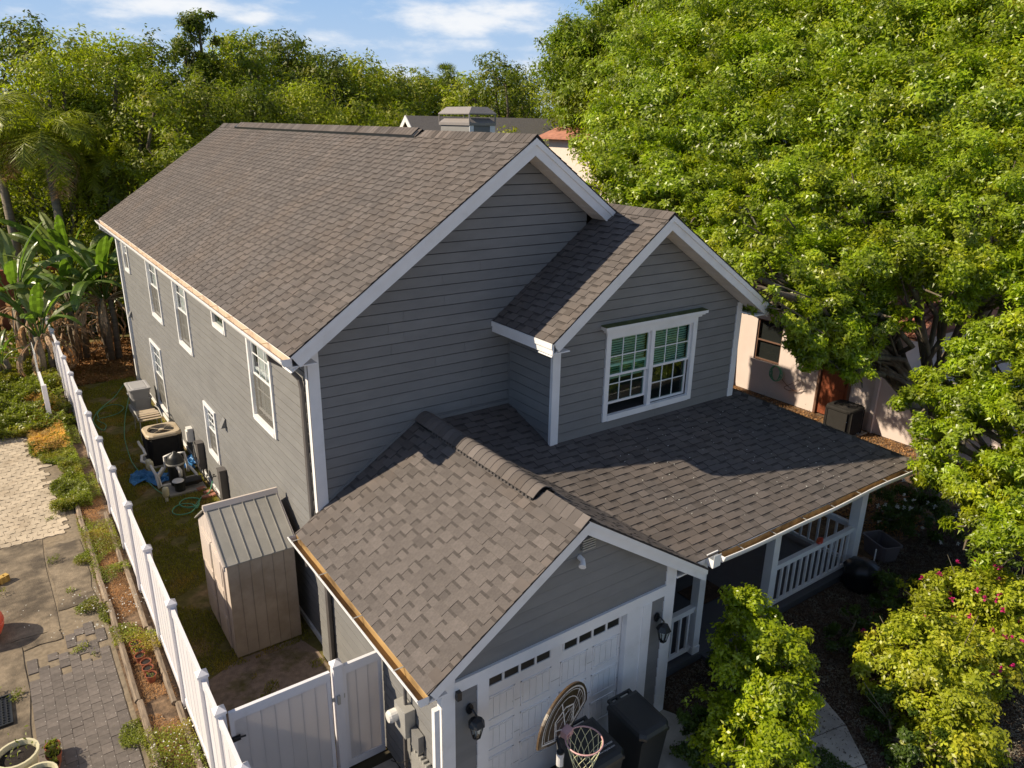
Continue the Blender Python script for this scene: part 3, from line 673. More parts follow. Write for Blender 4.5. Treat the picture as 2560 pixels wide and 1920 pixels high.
# ridge vents (dark slotted strips)
v = MB(); v.hexa([(XR-.17,3.35,ZR-.12),(XR-.10,3.35,ZR-.12),(XR-.10,15.5,ZR-.12),(XR-.17,15.5,ZR-.12),(XR-.17,3.35,ZR-.070),(XR-.06,3.35,ZR+.02),(XR-.06,15.5,ZR+.02),(XR-.17,15.5,ZR-.058)])
v.build('ridge_vent', 'black', house)
v = MB()
for x_ in (-.185, .0): v.box(XG+x_, XG+x_+.185, -3.33, -.1, ZG-.16, ZG-.068)
v.box(XG-.12, XG+.12, -3.335, -.1, ZG-.16, ZG+.0)
rv = v.build('ridge_vent', 'black', house); v = MB(); y = -3.30
while y < -.65:
    v.box(XG-.196, XG-.180, y, y+.045, ZG-.125, ZG-.075); y += .085
tag(v.build('vent_baffle', 'dark_metal', rv), kind='stuff')
# step flashing along the gable wall and the wing wall
def flash(pts, y):
    b = MB()
    for (x0, z0), (x1, z1) in zip(pts, pts[1:]):
        b.hexa([(x0,y-.03,z0-.02),(x1,y-.03,z1-.02),(x1,y,z1-.02),(x0,y,z0-.02),(x0,y-.03,z0+.045),(x1,y-.03,z1+.045),(x1,y,z1+.045),(x0,y,z0+.045)])
    return b.build('flashing', 'siding', house)
flash([(.15, ZGE+SG*.55), (XG-.15, ZG-.08), (XG, ZG+.05), (XG+.3, ZG-.14), (2.35, ZP0+.02), (XBL, ZP0+.02)], 0)

# --- chimney
ch = MB(); X0, X1, Y0, Y1 = 7.62, 8.38, 7.62, 9.15
ch.box(X0, X1, Y0, Y1, 4.5, 8.60); chm = ch.build('chimney', 'siding', house)
z = 8.6
while z > 7.0:
    p_ = MB(); p_.hexa([(X0-.022,Y0-.022,z-.17),(X1+.022,Y0-.022,z-.17),(X1+.022,Y1,z-.17),(X0-.022,Y1,z-.17),(X0-.006,Y0-.006,z-.004),(X1,Y0-.006,z-.004),(X1,Y1,z-.004),(X0-.006,Y1,z-.004)])
    p_.build('plank', 'siding', chm); z -= .17
t = MB()
t.box(X0-.03, X0+.10, Y0-.035, Y0-.022, 6, 8.60); t.box(X1-.13, X1+.03, Y0-.035, Y0-.022, 6, 8.60); t.build('chimney_trim', 'white', chm)
t = MB(); t.box(X0-.05, X1+.05, Y0-.05, Y1+.05, 8.60, 8.67)
a_, b_ = .05, .10
t.hexa([(X0-.05,Y0-.05,8.67),(X1+.05,Y0-.05,8.67),(X1+.05,Y1+.05,8.67),(X0-.05,Y1+.05,8.67),(X0+.08,Y0+.08,8.79),(X1-.08,Y0+.08,8.79),(X1-.08,Y1-.08,8.79),(X0+.08,Y1-.08,8.79)])
for x_ in (X0-.05, X1+.02):
    for y_ in (Y0-.05, Y1+.02): t.box(x_, x_+.03, y_, y_+.03, 8.67, 8.89)
t.box(X0-.06, X1+.06, Y0-.06, Y1+.06, 8.885, 8.91)
t.hexa([(X0-.06,Y0-.06,8.91),(X1+.06,Y0-.06,8.91),(X1+.06,Y1+.06,8.91),(X0-.06,Y1+.06,8.91),(X0+.12,Y0+.10,9.08),(X1-.12,Y0+.10,9.08),(X1-.12,Y1-.10,9.08),(X0+.12,Y1-.10,9.08)])
M['capmetal'] = mat('chimney_cap', (.27, .245, .23), .5, var=.06, metal=.2)
t.build('chimney_cap', 'capmetal', chm)

# --- gutters
def gutter(x0, x1, y0, y1, zt, along, hang, liner='rust', bend=None, nm='gutter'):
    """trough; along 'y' hangs on -x side of x1; along 'x' hangs on -y side of y1"""
    g = MB(); zb = zt-.11
    lo, hi = (y0, y1) if along == 'y' else (x0, x1)
    n = 14; dz = lambda f: (bend(f) if bend else 0)
    o_, i_ = (x0, x1) if along == 'y' else (y0, y1)
    def pt(f, t_, z_): 
        l_ = lo+(hi-lo)*f; return (t_, l_, z_+dz(f)) if along == 'y' else (l_, t_, z_+dz(f))
    prof = [(o_-.012, zt+.004), (o_-.012, zt-.012), (o_, zt-.02), (o_+.004, zt-.055), (o_+.035, zb), (i_, zb), (i_, zt)]
    inn = [(i_-.004, zt-.004), (i_-.004, zb+.006), (o_+.037, zb+.006), (o_+.010, zt-.055), (o_+.006, zt+.002)]
    P_ = prof+inn; m = len(P_)
    vs = [pt(k/n, a, b) for k in range(n+1) for a, b in P_]; o0 = len(g.v); g.v += vs
    for k in range(n):
        for j in range(m):
            if j == m-1: a, b = j, 0
            else: a, b = j, j+1
            g.f.append([o0+k*m+a, o0+k*m+b, o0+(k+1)*m+b, o0+(k+1)*m+a]); g.m.append(1 if 7 <= j <= 9 or j == 6 else 0); g.a.append(.5)
    g.cm = 0
    for k in (0, n):
        base = o0+k*m; g.f.append([base+j for j in range(7)]); g.m.append(0); g.a.append(.5)
    go = g.build(nm, ['white', liner], house)
    for fpos in hang:
        h = MB(); a = Vector(pt(fpos, o_-.005, zt+.004)); b = Vector(pt(fpos, i_, zt+.006)); h.beam(a, b, .018, .004); h.build('gutter_hanger', 'galv' if liner != 'creamgut' else 'rust', go)
    return go
gutter(XE-.135, XE-.005, -OV-.0, LN+.05, ZE-.045, 'y', [i/19 for i in range(1, 19)], 'creamgut')
gutter(XE-.14, XE-.005, -YG+.0, -.0, ZGE-.045, 'y', [.14, .42, .70, .96], 'rust')
gutter(4.62, XPR+.0, -YP-.145, -YP-.01, ZPE-.05, 'x', [.08, .22, .36, .50, .64, .79, .92], 'rust', bend=lambda f: -.02*math.sin(f*6)-.01*math.sin(f*15))
b = MB(); b.box(4.36, 4.60, -YP-.03, -YP-.012, ZPE-.12, ZPE+.02); b.box(4.36, 4.37, -YP-.15, -YP-.03, ZPE-.14, ZPE-.02); b.box(4.36, 4.52, -YP-.155, -YP-.15, ZPE-.14, ZPE+.06); b.box(4.36, 4.52, -YP-.15, -YP-.03, ZPE-.15, ZPE-.14)
b.build('gutter_end', 'white', house)
f = MB(); y = -OV
for i in range(38):
    f.box(XE-.01, XE+.012, -OV+i*.47, -OV+i*.47+.46, ZE-.035, ZE-.022)
f.build('drip_edge', 'white', house)

# --- downspouts
d = MB(); d.tube([(XE-.07,.35,ZE-.16),(XE-.07,.34,ZE-.24),(-.20,.30,ZE-.42),(-.07,.24,ZE-.60),(-.06,.20,ZE-.75),(-.06,.20,2.5)], .042, 4); d.build('downspout', 'dark_metal', house)
d = MB(); d.tube([(XE-.07,16.9,ZE-.16),(XE-.07,16.9,ZE-.26),(-.07,16.9,ZE-.6),(-.07,16.9,.1)], .045, 4); d.build('downspout', 'white', house)
d = MB(); d.tube([(XE-.07,-.62,ZGE-.15),(XE-.07,-.62,ZGE-.24),(-.19,-.62,ZGE-.45),(-.19,-.62,.15),(-.40,-.62,.06)], .045, 4); d.build('downspout', 'dark_metal', house)
d = MB(); F_gl.box(d, -.60, -.56, 0, 2.3, .02, .03); d.build('flashing', 'dark_metal', house)
d = MB(); d.tube([(-.235,-GW-.02,2.1),(-.235,-GW-.02,0)], .05, 4); d.build('downspout', 'white', house)

# --- garage door
gd = MB(); F_gf.box(gd, .42, 2.88, 0, 2.19, -.12, -.08); gdo = gd.build('garage_door', 'white', house)
cols = [(.52,.99),(1.09,1.59),(1.75,2.23),(2.33,2.82)]
for k in range(1, 4):
    m_ = MB(); F_gf.box(m_, .42, 2.86, k*.53-.06, k*.53-.052, -.08, -.078); m_.build('section_joint', 'galv', gdo)
for r_ in range(3):
    z0_, z1_ = 1.40-r_*.50, 1.79-r_*.50
    for c0, c1 in cols:
        m_ = MB()
        F_gf.box(m_, c0, c0+.02, z0_, z1_, -.082, -.066); F_gf.box(m_, c1-.02, c1, z0_, z1_, -.082, -.066); F_gf.box(m_, c0, c1, z0_, z0_+.02, -.082, -.067); F_gf.box(m_, c0, c1, z1_-.02, z1_, -.082, -.067)
        n4 = 4
        for q in range(n4):
            a0_ = c0+.035+(c1-c0-.07)*q/n4; F_gf.box(m_, a0_+.004, a0_+(c1-c0-.07)/n4-.004, z0_+.035, z1_-.035, -.082, -.070)
        m_.build('door_panel', 'white', gdo)
for g0, g1 in ((.54,1.57),(1.78,2.81)):
    for q in range(4):
        a0_ = g0+(g1-g0)*q/4; a1_ = a0_+(g1-g0)/4
        m_ = MB(); F_gf.box(m_, a0_+.018, a1_-.018, 1.97, 2.115, -.078, -.074); m_.build('door_pane', 'black', gdo)
        m_ = MB(); F_gf.box(m_, a0_, a0_+.016, 1.955, 2.13, -.082, -.058); F_gf.box(m_, a1_-.016, a1_, 1.955, 2.13, -.082, -.058); F_gf.box(m_, a0_+.016, a1_-.016, 1.955, 1.97, -.082, -.059); F_gf.box(m_, a0_+.016, a1_-.016, 2.115, 2.13, -.082, -.059)
        m_.build('pane_frame', 'white', gdo)

# --- lanterns, louvre vent, flood lamp, camera box
def lantern(x):
    m_ = MB(); y = -GW-.03
    for i in range(12):
        pass
    m_.lathe([(.0,0),(.05,0),(.05,.02),(.0,.02)], 12)
    for i, v_ in enumerate(m_.v): m_.v[i] = (x+v_[0], y-v_[2], 1.88+v_[1]*1.5)
    m_.tube([(x,y-.01,1.88),(x,y-.08,1.92),(x+.01,y-.14,1.88),(x+.01,y-.15,1.83)], .012, 6)
    o = m_.build('wall_lantern', 'black', house)
    c = (x+.01, y-.15, 1.55)
    k = MB(); k.lathe([(.115,.20),(.075,.27),(.02,.30),(.0,.31)], 6, c); k.lathe([(.045,-.01),(.05,.01)], 6, c, cap1=True)
    for i in range(6):
        a = i*math.pi/3; k.beam((c[0]+.095*math.cos(a), c[1]+.095*math.sin(a), c[2]+.2), (c[0]+.048*math.cos(a), c[1]+.048*math.sin(a), c[2]), .01, .01)
    k.build('lantern_cage', 'black', o)
    k = MB(); k.lathe([(.043,.01),(.088,.195)], 6, c, cap0=False); k.build('lantern_glass', 'glass_clear', o)
    k = MB(); k.lathe([(.012,.02),(.014,.1),(.02,.12),(.0,.15)], 6, c); k.build('bulb', 'curtain', o)
lantern(.23); lantern(3.46)
m_ = MB()
for i in range(5): F_gf.box(m_, 1.92, 2.14, 3.52+i*.035, 3.54+i*.035, .02, .06)
m_.build('louvre_vent', 'galv', house)
m_ = MB(); m_.tube([(1.9,-GW-.02,3.44),(1.9,-GW-.10,3.42)], .035, 8); m_.tube([(1.9,-GW-.10,3.42),(1.84,-GW-.16,3.38)], [.03,.05], 8); m_.build('flood_lamp', 'white', house)
m_ = MB(); F_gf.box(m_, .03, .09, 2.12, 2.24, .034, .09); m_.build('camera_box', 'black', house)

# --- wall vents and service boxes on the left wall
for y_, z_ in ((5.5, 2.42), (16.55, 2.5)):
    m_ = MB(); m_.hexa([(-.02,y_-.09,z_-.1),(-.02,y_+.09,z_-.1),(-.13,y_+.09,z_-.1),(-.13,y_-.09,z_-.1),(-.02,y_-.09,z_+.1),(-.02,y_+.09,z_+.1),(-.03,y_+.09,z_+.1),(-.03,y_-.09,z_+.1)]); m_.build('dryer_vent', 'siding', house)
for y_, z0_, z1_ in ((8.05, .32, 1.02), (6.0, .30, 1.10)):
    m_ = MB(); m_.box(-.17, -.022, y_-.11, y_+.11, z0_, z1_); m_.box(-.185, -.022, y_-.12, y_+.12, z1_, z1_+.02); m_.tube([(-.08,y_,z0_),(-.08,y_,.0)], .02, 6); m_.build('breaker_box', 'dark_metal', house)
m_ = MB(); m_.box(-.16, -.022, 9.0, 9.22, .68, 1.05); m_.box(-.185, -.16, 9.02, 9.20, .70, .98); ds = m_.build('disconnect_box', 'pvc', house)
m_ = MB(); m_.tube([(-.1,9.1,.68),(-.12,9.0,.4),(-.1,8.6,.15),(-.1,8.1,.12),(-.08,6.4,.1)], .014, 6); m_.build('conduit', 'black', ds)
m_ = MB(); m_.tube([(-.06,9.05,.68),(-.06,9.0,.05)], .012, 6); m_.build('conduit', 'galv', ds)
# meter and boxes on the garage wall
m_ = MB(); m_.box(-.29, -.14, -3.40, -3.10, 1.08, 1.50); em = m_.build('electric_meter', 'galv', house)
m_ = MB(); m_.lathe([(.085,0),(.085,.09),(.07,.12),(.0,.125)], 16)
for i, v_ in enumerate(m_.v): m_.v[i] = (-.29-v_[2], -3.02+v_[0]-.12, 1.30+v_[1])
m_.build('meter_dial', 'pvc', em)
m_ = MB(); m_.tube([(-.2,-3.2,1.08),(-.2,-3.2,0)], .028, 8); m_.tube([(-.2,-3.25,1.5),(-.2,-3.25,2.3)], .025, 8); m_.build('conduit', 'dark_metal', em)
m_ = MB(); m_.box(-.22, -.14, -3.62, -3.42, .98, 1.24); m_.build('service_box', 'siding', house)
m_ = MB(); m_.box(-.25, -.14, -3.82, -3.46, .46, .90)
for k in range(5): m_.box(-.21, -.145, -3.80+k*.075, -3.77+k*.075, .90, .935)
m_.build('service_box', 'galv', house)
m_ = MB(); m_.tube([(-.16,-3.45,1.0),(-.2,-3.40,.7),(-.3,-3.2,.52),(-.36,-3.08,.5)], .006, 5); m_.build('loose_cable', 'black', house)

# --- porch
p_ = MB(); p_.box(3.82, 10.1, -3.64, 0, -.05, .12); p_.box(5.25, 6.9, -3.95, -3.64, -.05, .06); p_.build('porch_floor', 'porchpaint', house)
def post(x, y, w_=.15):
    m_ = MB(); zt = ZPE-.40
    m_.box(x-w_/2, x+w_/2, y-w_/2, y+w_/2, .12, zt); m_.box(x-w_/2-.012, x+w_/2+.012, y-w_/2-.012, y+w_/2+.012, .12, .26); m_.build('porch_post', 'white', house)
post(5.13, -3.52); post(7.10, -3.52, .17); post(9.86, -3.52, .20)
def railing(a, b):
    a, b = Vector(a), Vector(b); m_ = MB(); Z = Vector((0,0,1))
    m_.beam(a+Z*1.05, b+Z*1.05, .09, .05); m_.beam(a+Z*.99, b+Z*.99, .045, .08)
    r_ = m_.build('railing', 'white', house); m_ = MB(); m_.beam(a+Z*.22, b+Z*.22, .05, .07); m_.build('bottom_rail', 'white', r_); n = max(2, int((b-a).length/.19))
    for i in range(n):
        p = a.lerp(b, (i+.5)/n); k = MB(); k.beam(p+Z*.25, p+Z*.97, .04, .04, (1,0,0)); k.build('baluster', 'white', r_)
railing((3.85,-3.52,0), (5.05,-3.52,0)); railing((7.19,-3.52,0), (9.76,-3.52,0)); railing((9.90,-3.40,0), (9.90,-.1,0))
m_ = MB(); m_.box(6.22, 7.13, -.03, .02, .12, 2.18); fd = m_.build('front_door', 'wood', house)
m_ = MB(); m_.lathe([(.03,0),(.03,.05)], 8, (7.05,-.06,1.1), cap1=True); m_.build('handle', 'galv', fd)

# ================================================================== THE SETTING
def sheet(name, pts, z, m, kind='structure', parent=None, th=None):
    mb = MB()
    if th: mb.prism([(x, y, z) for x, y in pts], (0, 0, -th))
    else: mb.add([(x, y, z) for x, y in pts], [tuple(range(len(pts)))])
    o = mb.build(name, m, parent); tag(o, kind=kind) if parent is None else None
    return o
sheet('ground', [(-900,-700),(1200,-700),(1200,1600),(-900,1600)], -.03, 'ground')
sheet('lawn', [(-2.25,-2.4),(-.12,-2.4),(-.12,0),(0,0),(0,17.2),(1.0,24),(-2.25,24)], -.004, 'lawnsoil')
sheet('bare_soil', [(-2.2,-2.35),(-.14,-2.35),(-.14,.2),(-.3,.74),(-1.35,.74),(-1.9,.5),(-2.2,-.6)], .0, 'dirt')
sheet('planting_bed', [(-3.0,-7),(-2.34,-7),(-2.30,18),(-3.0,12)], -.006, 'bedsoil')
sheet('bounce_street', [(-60,-60),(60,-60),(60,-16),(-60,-16)], -.02, 'concrete')  # unseen pale street behind the camera, added to bounce warm light onto front faces
sheet('bounce_walk', [(-30,-15.5),(40,-15.5),(40,-13.2),(-30,-13.2)], -.012, 'concrete')  # unseen pale sidewalk, added with the street for the same bounce light
sheet('driveway', [(-3.2,-15.5),(4.0,-15.5),(4.0,-4.5),(3.8,-4.1),(-.12,-4.1),(-.12,-2.6),(-2.2,-2.6),(-3.2,-7)], .0, 'concrete')
sheet('mulch_bed', [(4.0,-13.1),(20,-13.1),(20,-3.55),(10.2,-3.55),(3.7,-3.55),(4.0,-4.5)], -.018, 'mulch')
sheet('side_yard', [(8.2,-3.55),(20,-3.55),(20,18),(8.2,18)], -.022, 'bedsoil')
# curving front walkway of cast slabs
wk = []
for x0, y0 in ((5.95,-3.95),(6.1,-4.7),(6.15,-5.35),(5.9,-5.95),(5.45,-6.55),(4.9,-7.2)): wk.append((x0, y0))
wl = [(5.2,-3.95),(5.2,-4.6),(5.1,-5.2),(4.85,-5.75),(4.45,-6.3),(3.9,-6.9)]
wr = MB(); wr.add([(x, y, -.02) for x, y in wk]+[(x, y, -.02) for x, y in wl[::-1]], [tuple(range(12))])
walk = tag(wr.build('walkway', 'soil'), kind='structure')
for i in range(5):
    a, b, c_, d_ = Vector((*wk[i], .03)), Vector((*wk[i+1], .03)), Vector((*wl[i+1], .03)), Vector((*wl[i], .03))
    g_ = .012; a2, b2, c2_, d2 = a.lerp(b, g_), b.lerp(a, g_), c_.lerp(d_, g_), d_.lerp(c_, g_)
    mb = MB(); mb.prism([a2, b2, c2_, d2], (0,0,-.06)); mb.build('slab', 'concrete', walk)

# neighbour's paved path: cream pavers, stained concrete, small grey pavers
pb = MB(); pb.add([(-8,-7,-.006),(-3.0,-7,-.006),(-3.0,15,-.006),(-8,15,-.006)], [(0,1,2,3)])
M['grout'] = mat('paver_grout', (.20, .16, .11), .95, var=.3, scale=12, c2=(.22, .17, .11), c2s=1.2)
path = tag(pb.build('garden_path', 'grout'), kind='structure')
def pslab(x0, x1, y0, y1, z, nm, m_, jag=.01, r=rng):
    n = 5; P = []
    for i in range(n): P.append((x0+(x1-x0)*i/n, y0+r.uniform(-jag, jag)))
    for i in range(n): P.append((x1+r.uniform(-jag, jag), y0+(y1-y0)*i/n))
    for i in range(n): P.append((x1-(x1-x0)*i/n, y1+r.uniform(-jag, jag)))
    for i in range(n): P.append((x0+r.uniform(-jag, jag), y1-(y1-y0)*i/n))
    mb = MB(); mb.add([(x, y, z) for x, y in P]+[(x, y, -.006) for x, y in P], [tuple(range(4*n))]+[(i, 4*n+i, 4*n+(i+1) % (4*n), (i+1) % (4*n)) for i in range(4*n)])
    return mb.build(nm, m_, path)
for i, (x0, x1, y0, y1) in enumerate([(-5.2,-3.72,3.35,6.95),(-3.70,-3.06,3.9,6.55),(-5.2,-4.32,-.5,3.32),(-4.30,-3.72,3.0,3.34)]):
    pslab(x0, x1, y0, y1, .004+i*.003, 'concrete_slab', 'oldconcrete', .04)
n_c = 0
for j in range(38):
    y0 = 7.0+j*.19
    for i in range(7):
        x1 = -3.28-i*.20+(j % 2)*.10
        if (j > 12 and i == 0 and j % 3) or (j > 24 and i < 2): continue
        x0 = x1-.20; wv = .018
        P = []
        for t in range(6):
            P.append((x0+(x1-x0)*t/6+.002, y0+.002+wv*math.sin(t/6*2*math.pi+j)))
        for t in range(6):
            P.append((x1-.004+wv*.6*math.sin(t/6*2*math.pi+i), y0+.185*t/6+.002))
        for t in range(6):
            P.append((x1-(x1-x0)*t/6-.004, y0+.185+wv*math.sin((1-t/6)*2*math.pi+j+1)))
        for t in range(6):
            P.append((x0+.004+wv*.6*math.sin((1-t/6)*2*math.pi+i+1), y0+.185*(1-t/6)-.002))
        zz = .012+rng.uniform(-.003, .004)
        mb = MB(); mb.add([(x, y, zz) for x, y in P]+[(x, y, -.005) for x, y in P], [tuple(range(24))]+[(q, 24+q, 24+(q+1) % 24, (q+1) % 24) for q in range(24)])
        mb.build('cream_paver', 'paver_cream', path); n_c += 1
pm = []
for k in range(6):
    mb = MB(); e_ = rng.uniform(-.004, .004)
    mb.hexa([(-.075,-.0985,-.02),(.075,-.0985,-.02),(.075,.0985,-.02),(-.075,.0985,-.02),(-.0735,-.097+e_,.0),(.0735,-.097,.0),(.0735+e_*.4,.097,.0),(-.0735,.097,.0)])
    pm.append(mb.mesh('grey_paver', 'paver_dark'))
for i in range(8):
    for j in range(36):
        x = -3.16-i*.150; y = 3.05-j*.199+(i % 2)*.1
        if y > 2.0 and (i+j) % 3 == 0 or y > 2.6 and i > 3: continue
        o = link('grey_paver', pm[(i*7+j*3) % 6], path); o.location = (x, y, .010+rng.uniform(-.003, .003)); o.rotation_euler = (rng.uniform(-.01,.01), rng.uniform(-.01,.01), rng.uniform(-.02,.02))

# landscape timbers
def timber(x0, y0, x1, y1, lb, w_=.085):
    mb = MB(); n = 8; pts = []
    for k in range(n+1):
        f = k/n; pts.append((x0+(x1-x0)*f+rng.uniform(-.006,.006), y0+(y1-y0)*f, .045+rng.uniform(-.006,.006)))
    mb.tube(pts, [w_*.62]*(n+1), 6)
    return tag(mb.build('landscape_timber', 'timber'), lb, 'timber', 'weathered timbers edging the bed along the fence')
tl = ['far end weathered timber edging the cream paver path beside weeds', 'weathered edging timber beside the stained concrete slab', 'weathered edging timber beside the grey pavers and the terracotta pots', 'nearest outer edging timber, beside the grey pavers at the bottom edge']
ys = [10.2, 6.9, 3.6, .55, -2.6]
for i in range(4): timber(-2.90, ys[i], -2.93, ys[i+1]+.03, tl[i])
tl = ['inner timber half buried in green weeds by the white fence', 'thin inner timber beside bare soil close to the white fence', 'inner timber running past the row of empty terracotta pots', 'inner timber nearest the camera under daisies by the fence']
ys = [7.4, 4.9, 2.4, .2, -2.4]
for i in range(4): timber(-2.42, ys[i], -2.47, ys[i+1]+.03, tl[i], .075)

# ------------------------------------------------------------------ white fence
FX = lambda y: -2.306+.003*y
fence = thing('white_fence', 'long white vinyl privacy fence with capped posts between the two yards', 'fence', (0,0,0))
pmesh = MB(); pmesh.box(-.06,.06,-.06,.06,0,1.84); pmesh = pmesh.mesh('fence_post', 'vinyl')
cmesh = MB(); cmesh.box(-.073,.073,-.073,.073,1.84,1.875); cmesh.add([(-.073,-.073,1.875),(.073,-.073,1.875),(.073,.073,1.875),(-.073,.073,1.875),(0,0,1.935)], [(0,1,4),(1,2,4),(2,3,4),(3,0,4)]); cmesh = cmesh.mesh('post_cap', 'vinyl')
fy = [-1.656+1.82*i for i in range(-4, 13)]
def fpost(x, y, par):
    o = link('fence_post', pmesh, par); o.location = (x, y, 0); c = link('post_cap', cmesh, o)
bm_ = MB(); bm_.box(-.012,.012,-.1419,.1419,.12,1.70); bm_.box(-.016,.016,.130,.137,.12,1.70); bm_ = bm_.mesh('fence_board', 'vinyl')
for y in fy: fpost(FX(y), y, fence)
for a, b in zip(fy, fy[1:]):
    if abs(a+1.656-1.82*-1) < .01: pass
    m_ = MB(); m_.beam((FX(a),a+.06,1.745), (FX(b),b-.06,1.745), .05, .12); m_.build('top_rail', 'vinyl', fence)
    m_ = MB(); m_.beam((FX(a),a+.06,.10), (FX(b),b-.06,.10), .05, .14); m_.build('bottom_rail', 'vinyl', fence)
    n = 6
    for k in range(n):
        o = link('fence_board', bm_, fence); y = a+.06+(b-a-.12)*(k+.5)/n; o.location = (FX(y), y, 0)
gate = thing('white_gate', 'white vinyl gate and side panel joining the fence to the garage wall', 'gate', (0,0,0))
gy = -2.44
fpost(-2.30, gy-.0, gate); fpost(-.80, gy, gate)
gb = MB(); gb.box(-.0874,.0874,-.011,.011,.13,1.68); gb.box(.080,.085,-.015,.015,.13,1.68); gb = gb.mesh('gate_board', 'vinyl_gate')
def gpanel(x0, x1, n, y, ztop=1.80):
    m_ = MB(); m_.box(x0, x1, y-.025, y+.025, ztop-.14, ztop); m_.build('gate_rail', 'vinyl', gate)
    m_ = MB(); m_.box(x0, x1, y-.025, y+.025, .06, .18); m_.build('gate_rail', 'vinyl', gate)
    for k in range(n):
        o = link('gate_board', gb, gate); o.location = (x0+.03+(x1-x0-.06)*(k+.5)/n, y, 0); o.scale = ((x1-x0-.06)/n/.1745, 1, 1)
    for xx in (x0, x1-.05):
        m_ = MB(); m_.box(xx, xx+.05, y-.024, y+.024, .18, ztop-.14); m_.build('gate_stile', 'vinyl', gate)
gpanel(-2.20, -.90, 7, gy, 1.78); gpanel(-.73, -.16, 3, gy, 1.80)
m_ = MB(); m_.tube([(-2.18,gy-.05,1.40),(-2.04,gy-.05,1.38)], .012, 6); m_.box(-2.25,-2.10,gy-.045,gy-.03,1.34,1.42); m_.build('hinge', 'black', gate)
m_ = MB(); m_.box(-.90,-.72,gy-.045,gy-.03,1.30,1.36); m_.box(-.84,-.80,gy-.09,gy-.03,1.26,1.40); m_.build('latch', 'galv', gate)
nf = thing('fence_remnant', 'short leftover piece of white fence with a wire trellis in the overgrown yard', 'fence', (-2.92,13.96,0))
m_ = MB(); m_.box(-.06,.06,-.06,.06,0,1.32); m_.build('fence_post', 'vinyl', nf)
for k in range(5):
    m_ = MB(); m_.box(-.02,.02,.07+k*.36,.42+k*.36,.05,1.12); m_.build('fence_board', 'vinyl', nf)
m_ = MB(); m_.box(-.035,.035,.06,1.88,1.12,1.2); m_.build('top_rail', 'vinyl', nf)
m_ = MB()
for k in range(7): m_.tube([(.0,1.95+k*.25,.05),(0,1.95+k*.25,1.75)], .012, 4)
for k in range(7): m_.tube([(0,1.95,.25+k*.25),(0,3.45,.25+k*.25)], .010, 4)
tag(m_.build('wire_trellis', 'pvc', nf), 'leaning white wire trellis')

# ------------------------------------------------------------------ shed
sh = thing('garden_shed', 'tan steel garden shed with grey ribbed roof beside the house', 'shed', (-.78,1.68,0))
x0,x1,y0,y1,ze_,zr_ = -.56,.56,-.92,.92,1.86,2.46
m_ = MB(); m_.box(x0+.03,x1-.03,y0+.03,y1-.03,0,ze_-.02); m_.prism([(x0+.03,y0+.03,ze_-.02),(x0+.03,y1-.03,ze_-.02),(x0+.03,0,zr_-.05)], (x1-x0-.06,0,0)); m_.build('shed_body', 'shedwall', sh)
for k in range(6):
    a_ = x0+(x1-x0)*k/6; m_ = MB(); m_.box(a_+.006,a_+(x1-x0)/6-.006,y0,y0+.03,.02,ze_-.01); m_.box(a_-.004,a_+.010,y0-.012,y0+.01,.02,ze_-.01); m_.build('wall_panel', 'shedwall', sh)
for k in range(8):
    a_ = y0+(y1-y0)*k/8; b_ = a_+(y1-y0)/8
    zt = lambda y: ze_-.02+(zr_-.05-ze_+.02)*(1-abs(y)/.89)
    m_ = MB(); m_.hexa([(x0,a_+.006,.02),(x0+.03,a_+.006,.02),(x0+.03,b_-.006,.02),(x0,b_-.006,.02),(x0,a_+.006,zt(a_)),(x0+.03,a_+.006,zt(a_)),(x0+.03,b_-.006,zt(b_)),(x0,b_-.006,zt(b_))]); m_.build('wall_panel', 'shedlit', sh)  # left wall panels take the paler steel that paints them as sunlit
for a_, b_ in ((-.66,-.01),(.01,.66)):
    m_ = MB(); m_.box(x0-.025,x0-.002,a_,b_,.06,1.80); d_ = m_.build('shed_door', 'shedlit', sh)
    for k in range(3):
        m_ = MB(); m_.box(x0-.035,x0-.026,a_+.06,b_-.06,.14+k*.56,.62+k*.56); m_.build('door_panel', 'shedlit', d_)
m_ = MB(); m_.box(x0-.03,x0-.004,-.01,.012,.06,1.8); m_.build('door_gap', 'black', sh)
ov_ = .05; sl_ = (zr_-ze_)/(-y0)
for sgn in (-1, 1):
    m_ = MB(); ye = sgn*(abs(y0)+ov_); ze2 = ze_-sl_*ov_
    m_.hexa([(x0-ov_,ye,ze2),(x1+ov_,ye,ze2),(x1+ov_,0,zr_),(x0-ov_,0,zr_),(x0-ov_,ye,ze2+.015),(x1+ov_,ye,ze2+.015),(x1+ov_,0,zr_+.015),(x0-ov_,0,zr_+.015)]); ro = m_.build('shed_roof', 'shedroof', sh)
    for k in range(7):
        xx = x0-ov_+.02+(x1-x0+2*ov_-.04)*k/6
        m_ = MB(); m_.beam((xx,ye,ze2+.022), (xx,0,zr_+.022), .010, .02); m_.build('roof_rib', 'shedroof', ro)
m_ = MB(); m_.hexa([(x0-ov_-.02,-.07,zr_-.015),(x1+ov_+.02,-.07,zr_-.015),(x1+ov_+.02,.07,zr_-.015),(x0-ov_-.02,.07,zr_-.015),(x0-ov_-.02,-.02,zr_+.065),(x1+ov_+.02,-.02,zr_+.065),(x1+ov_+.02,.02,zr_+.065),(x0-ov_-.02,.02,zr_+.065)]); m_.build('ridge_trim', 'shedlit', sh)
m_ = MB()
for xx in (x0-ov_-.012, x1+ov_-.012): m_.hexa([(xx,y0-ov_,ze_-.10),(xx+.024,y0-ov_,ze_-.10),(xx+.024,0,zr_-.06),(xx,0,zr_-.06),(xx,y0-ov_,ze_-.01),(xx+.024,y0-ov_,ze_-.01),(xx+.024,0,zr_+.02),(xx,0,zr_+.02)])
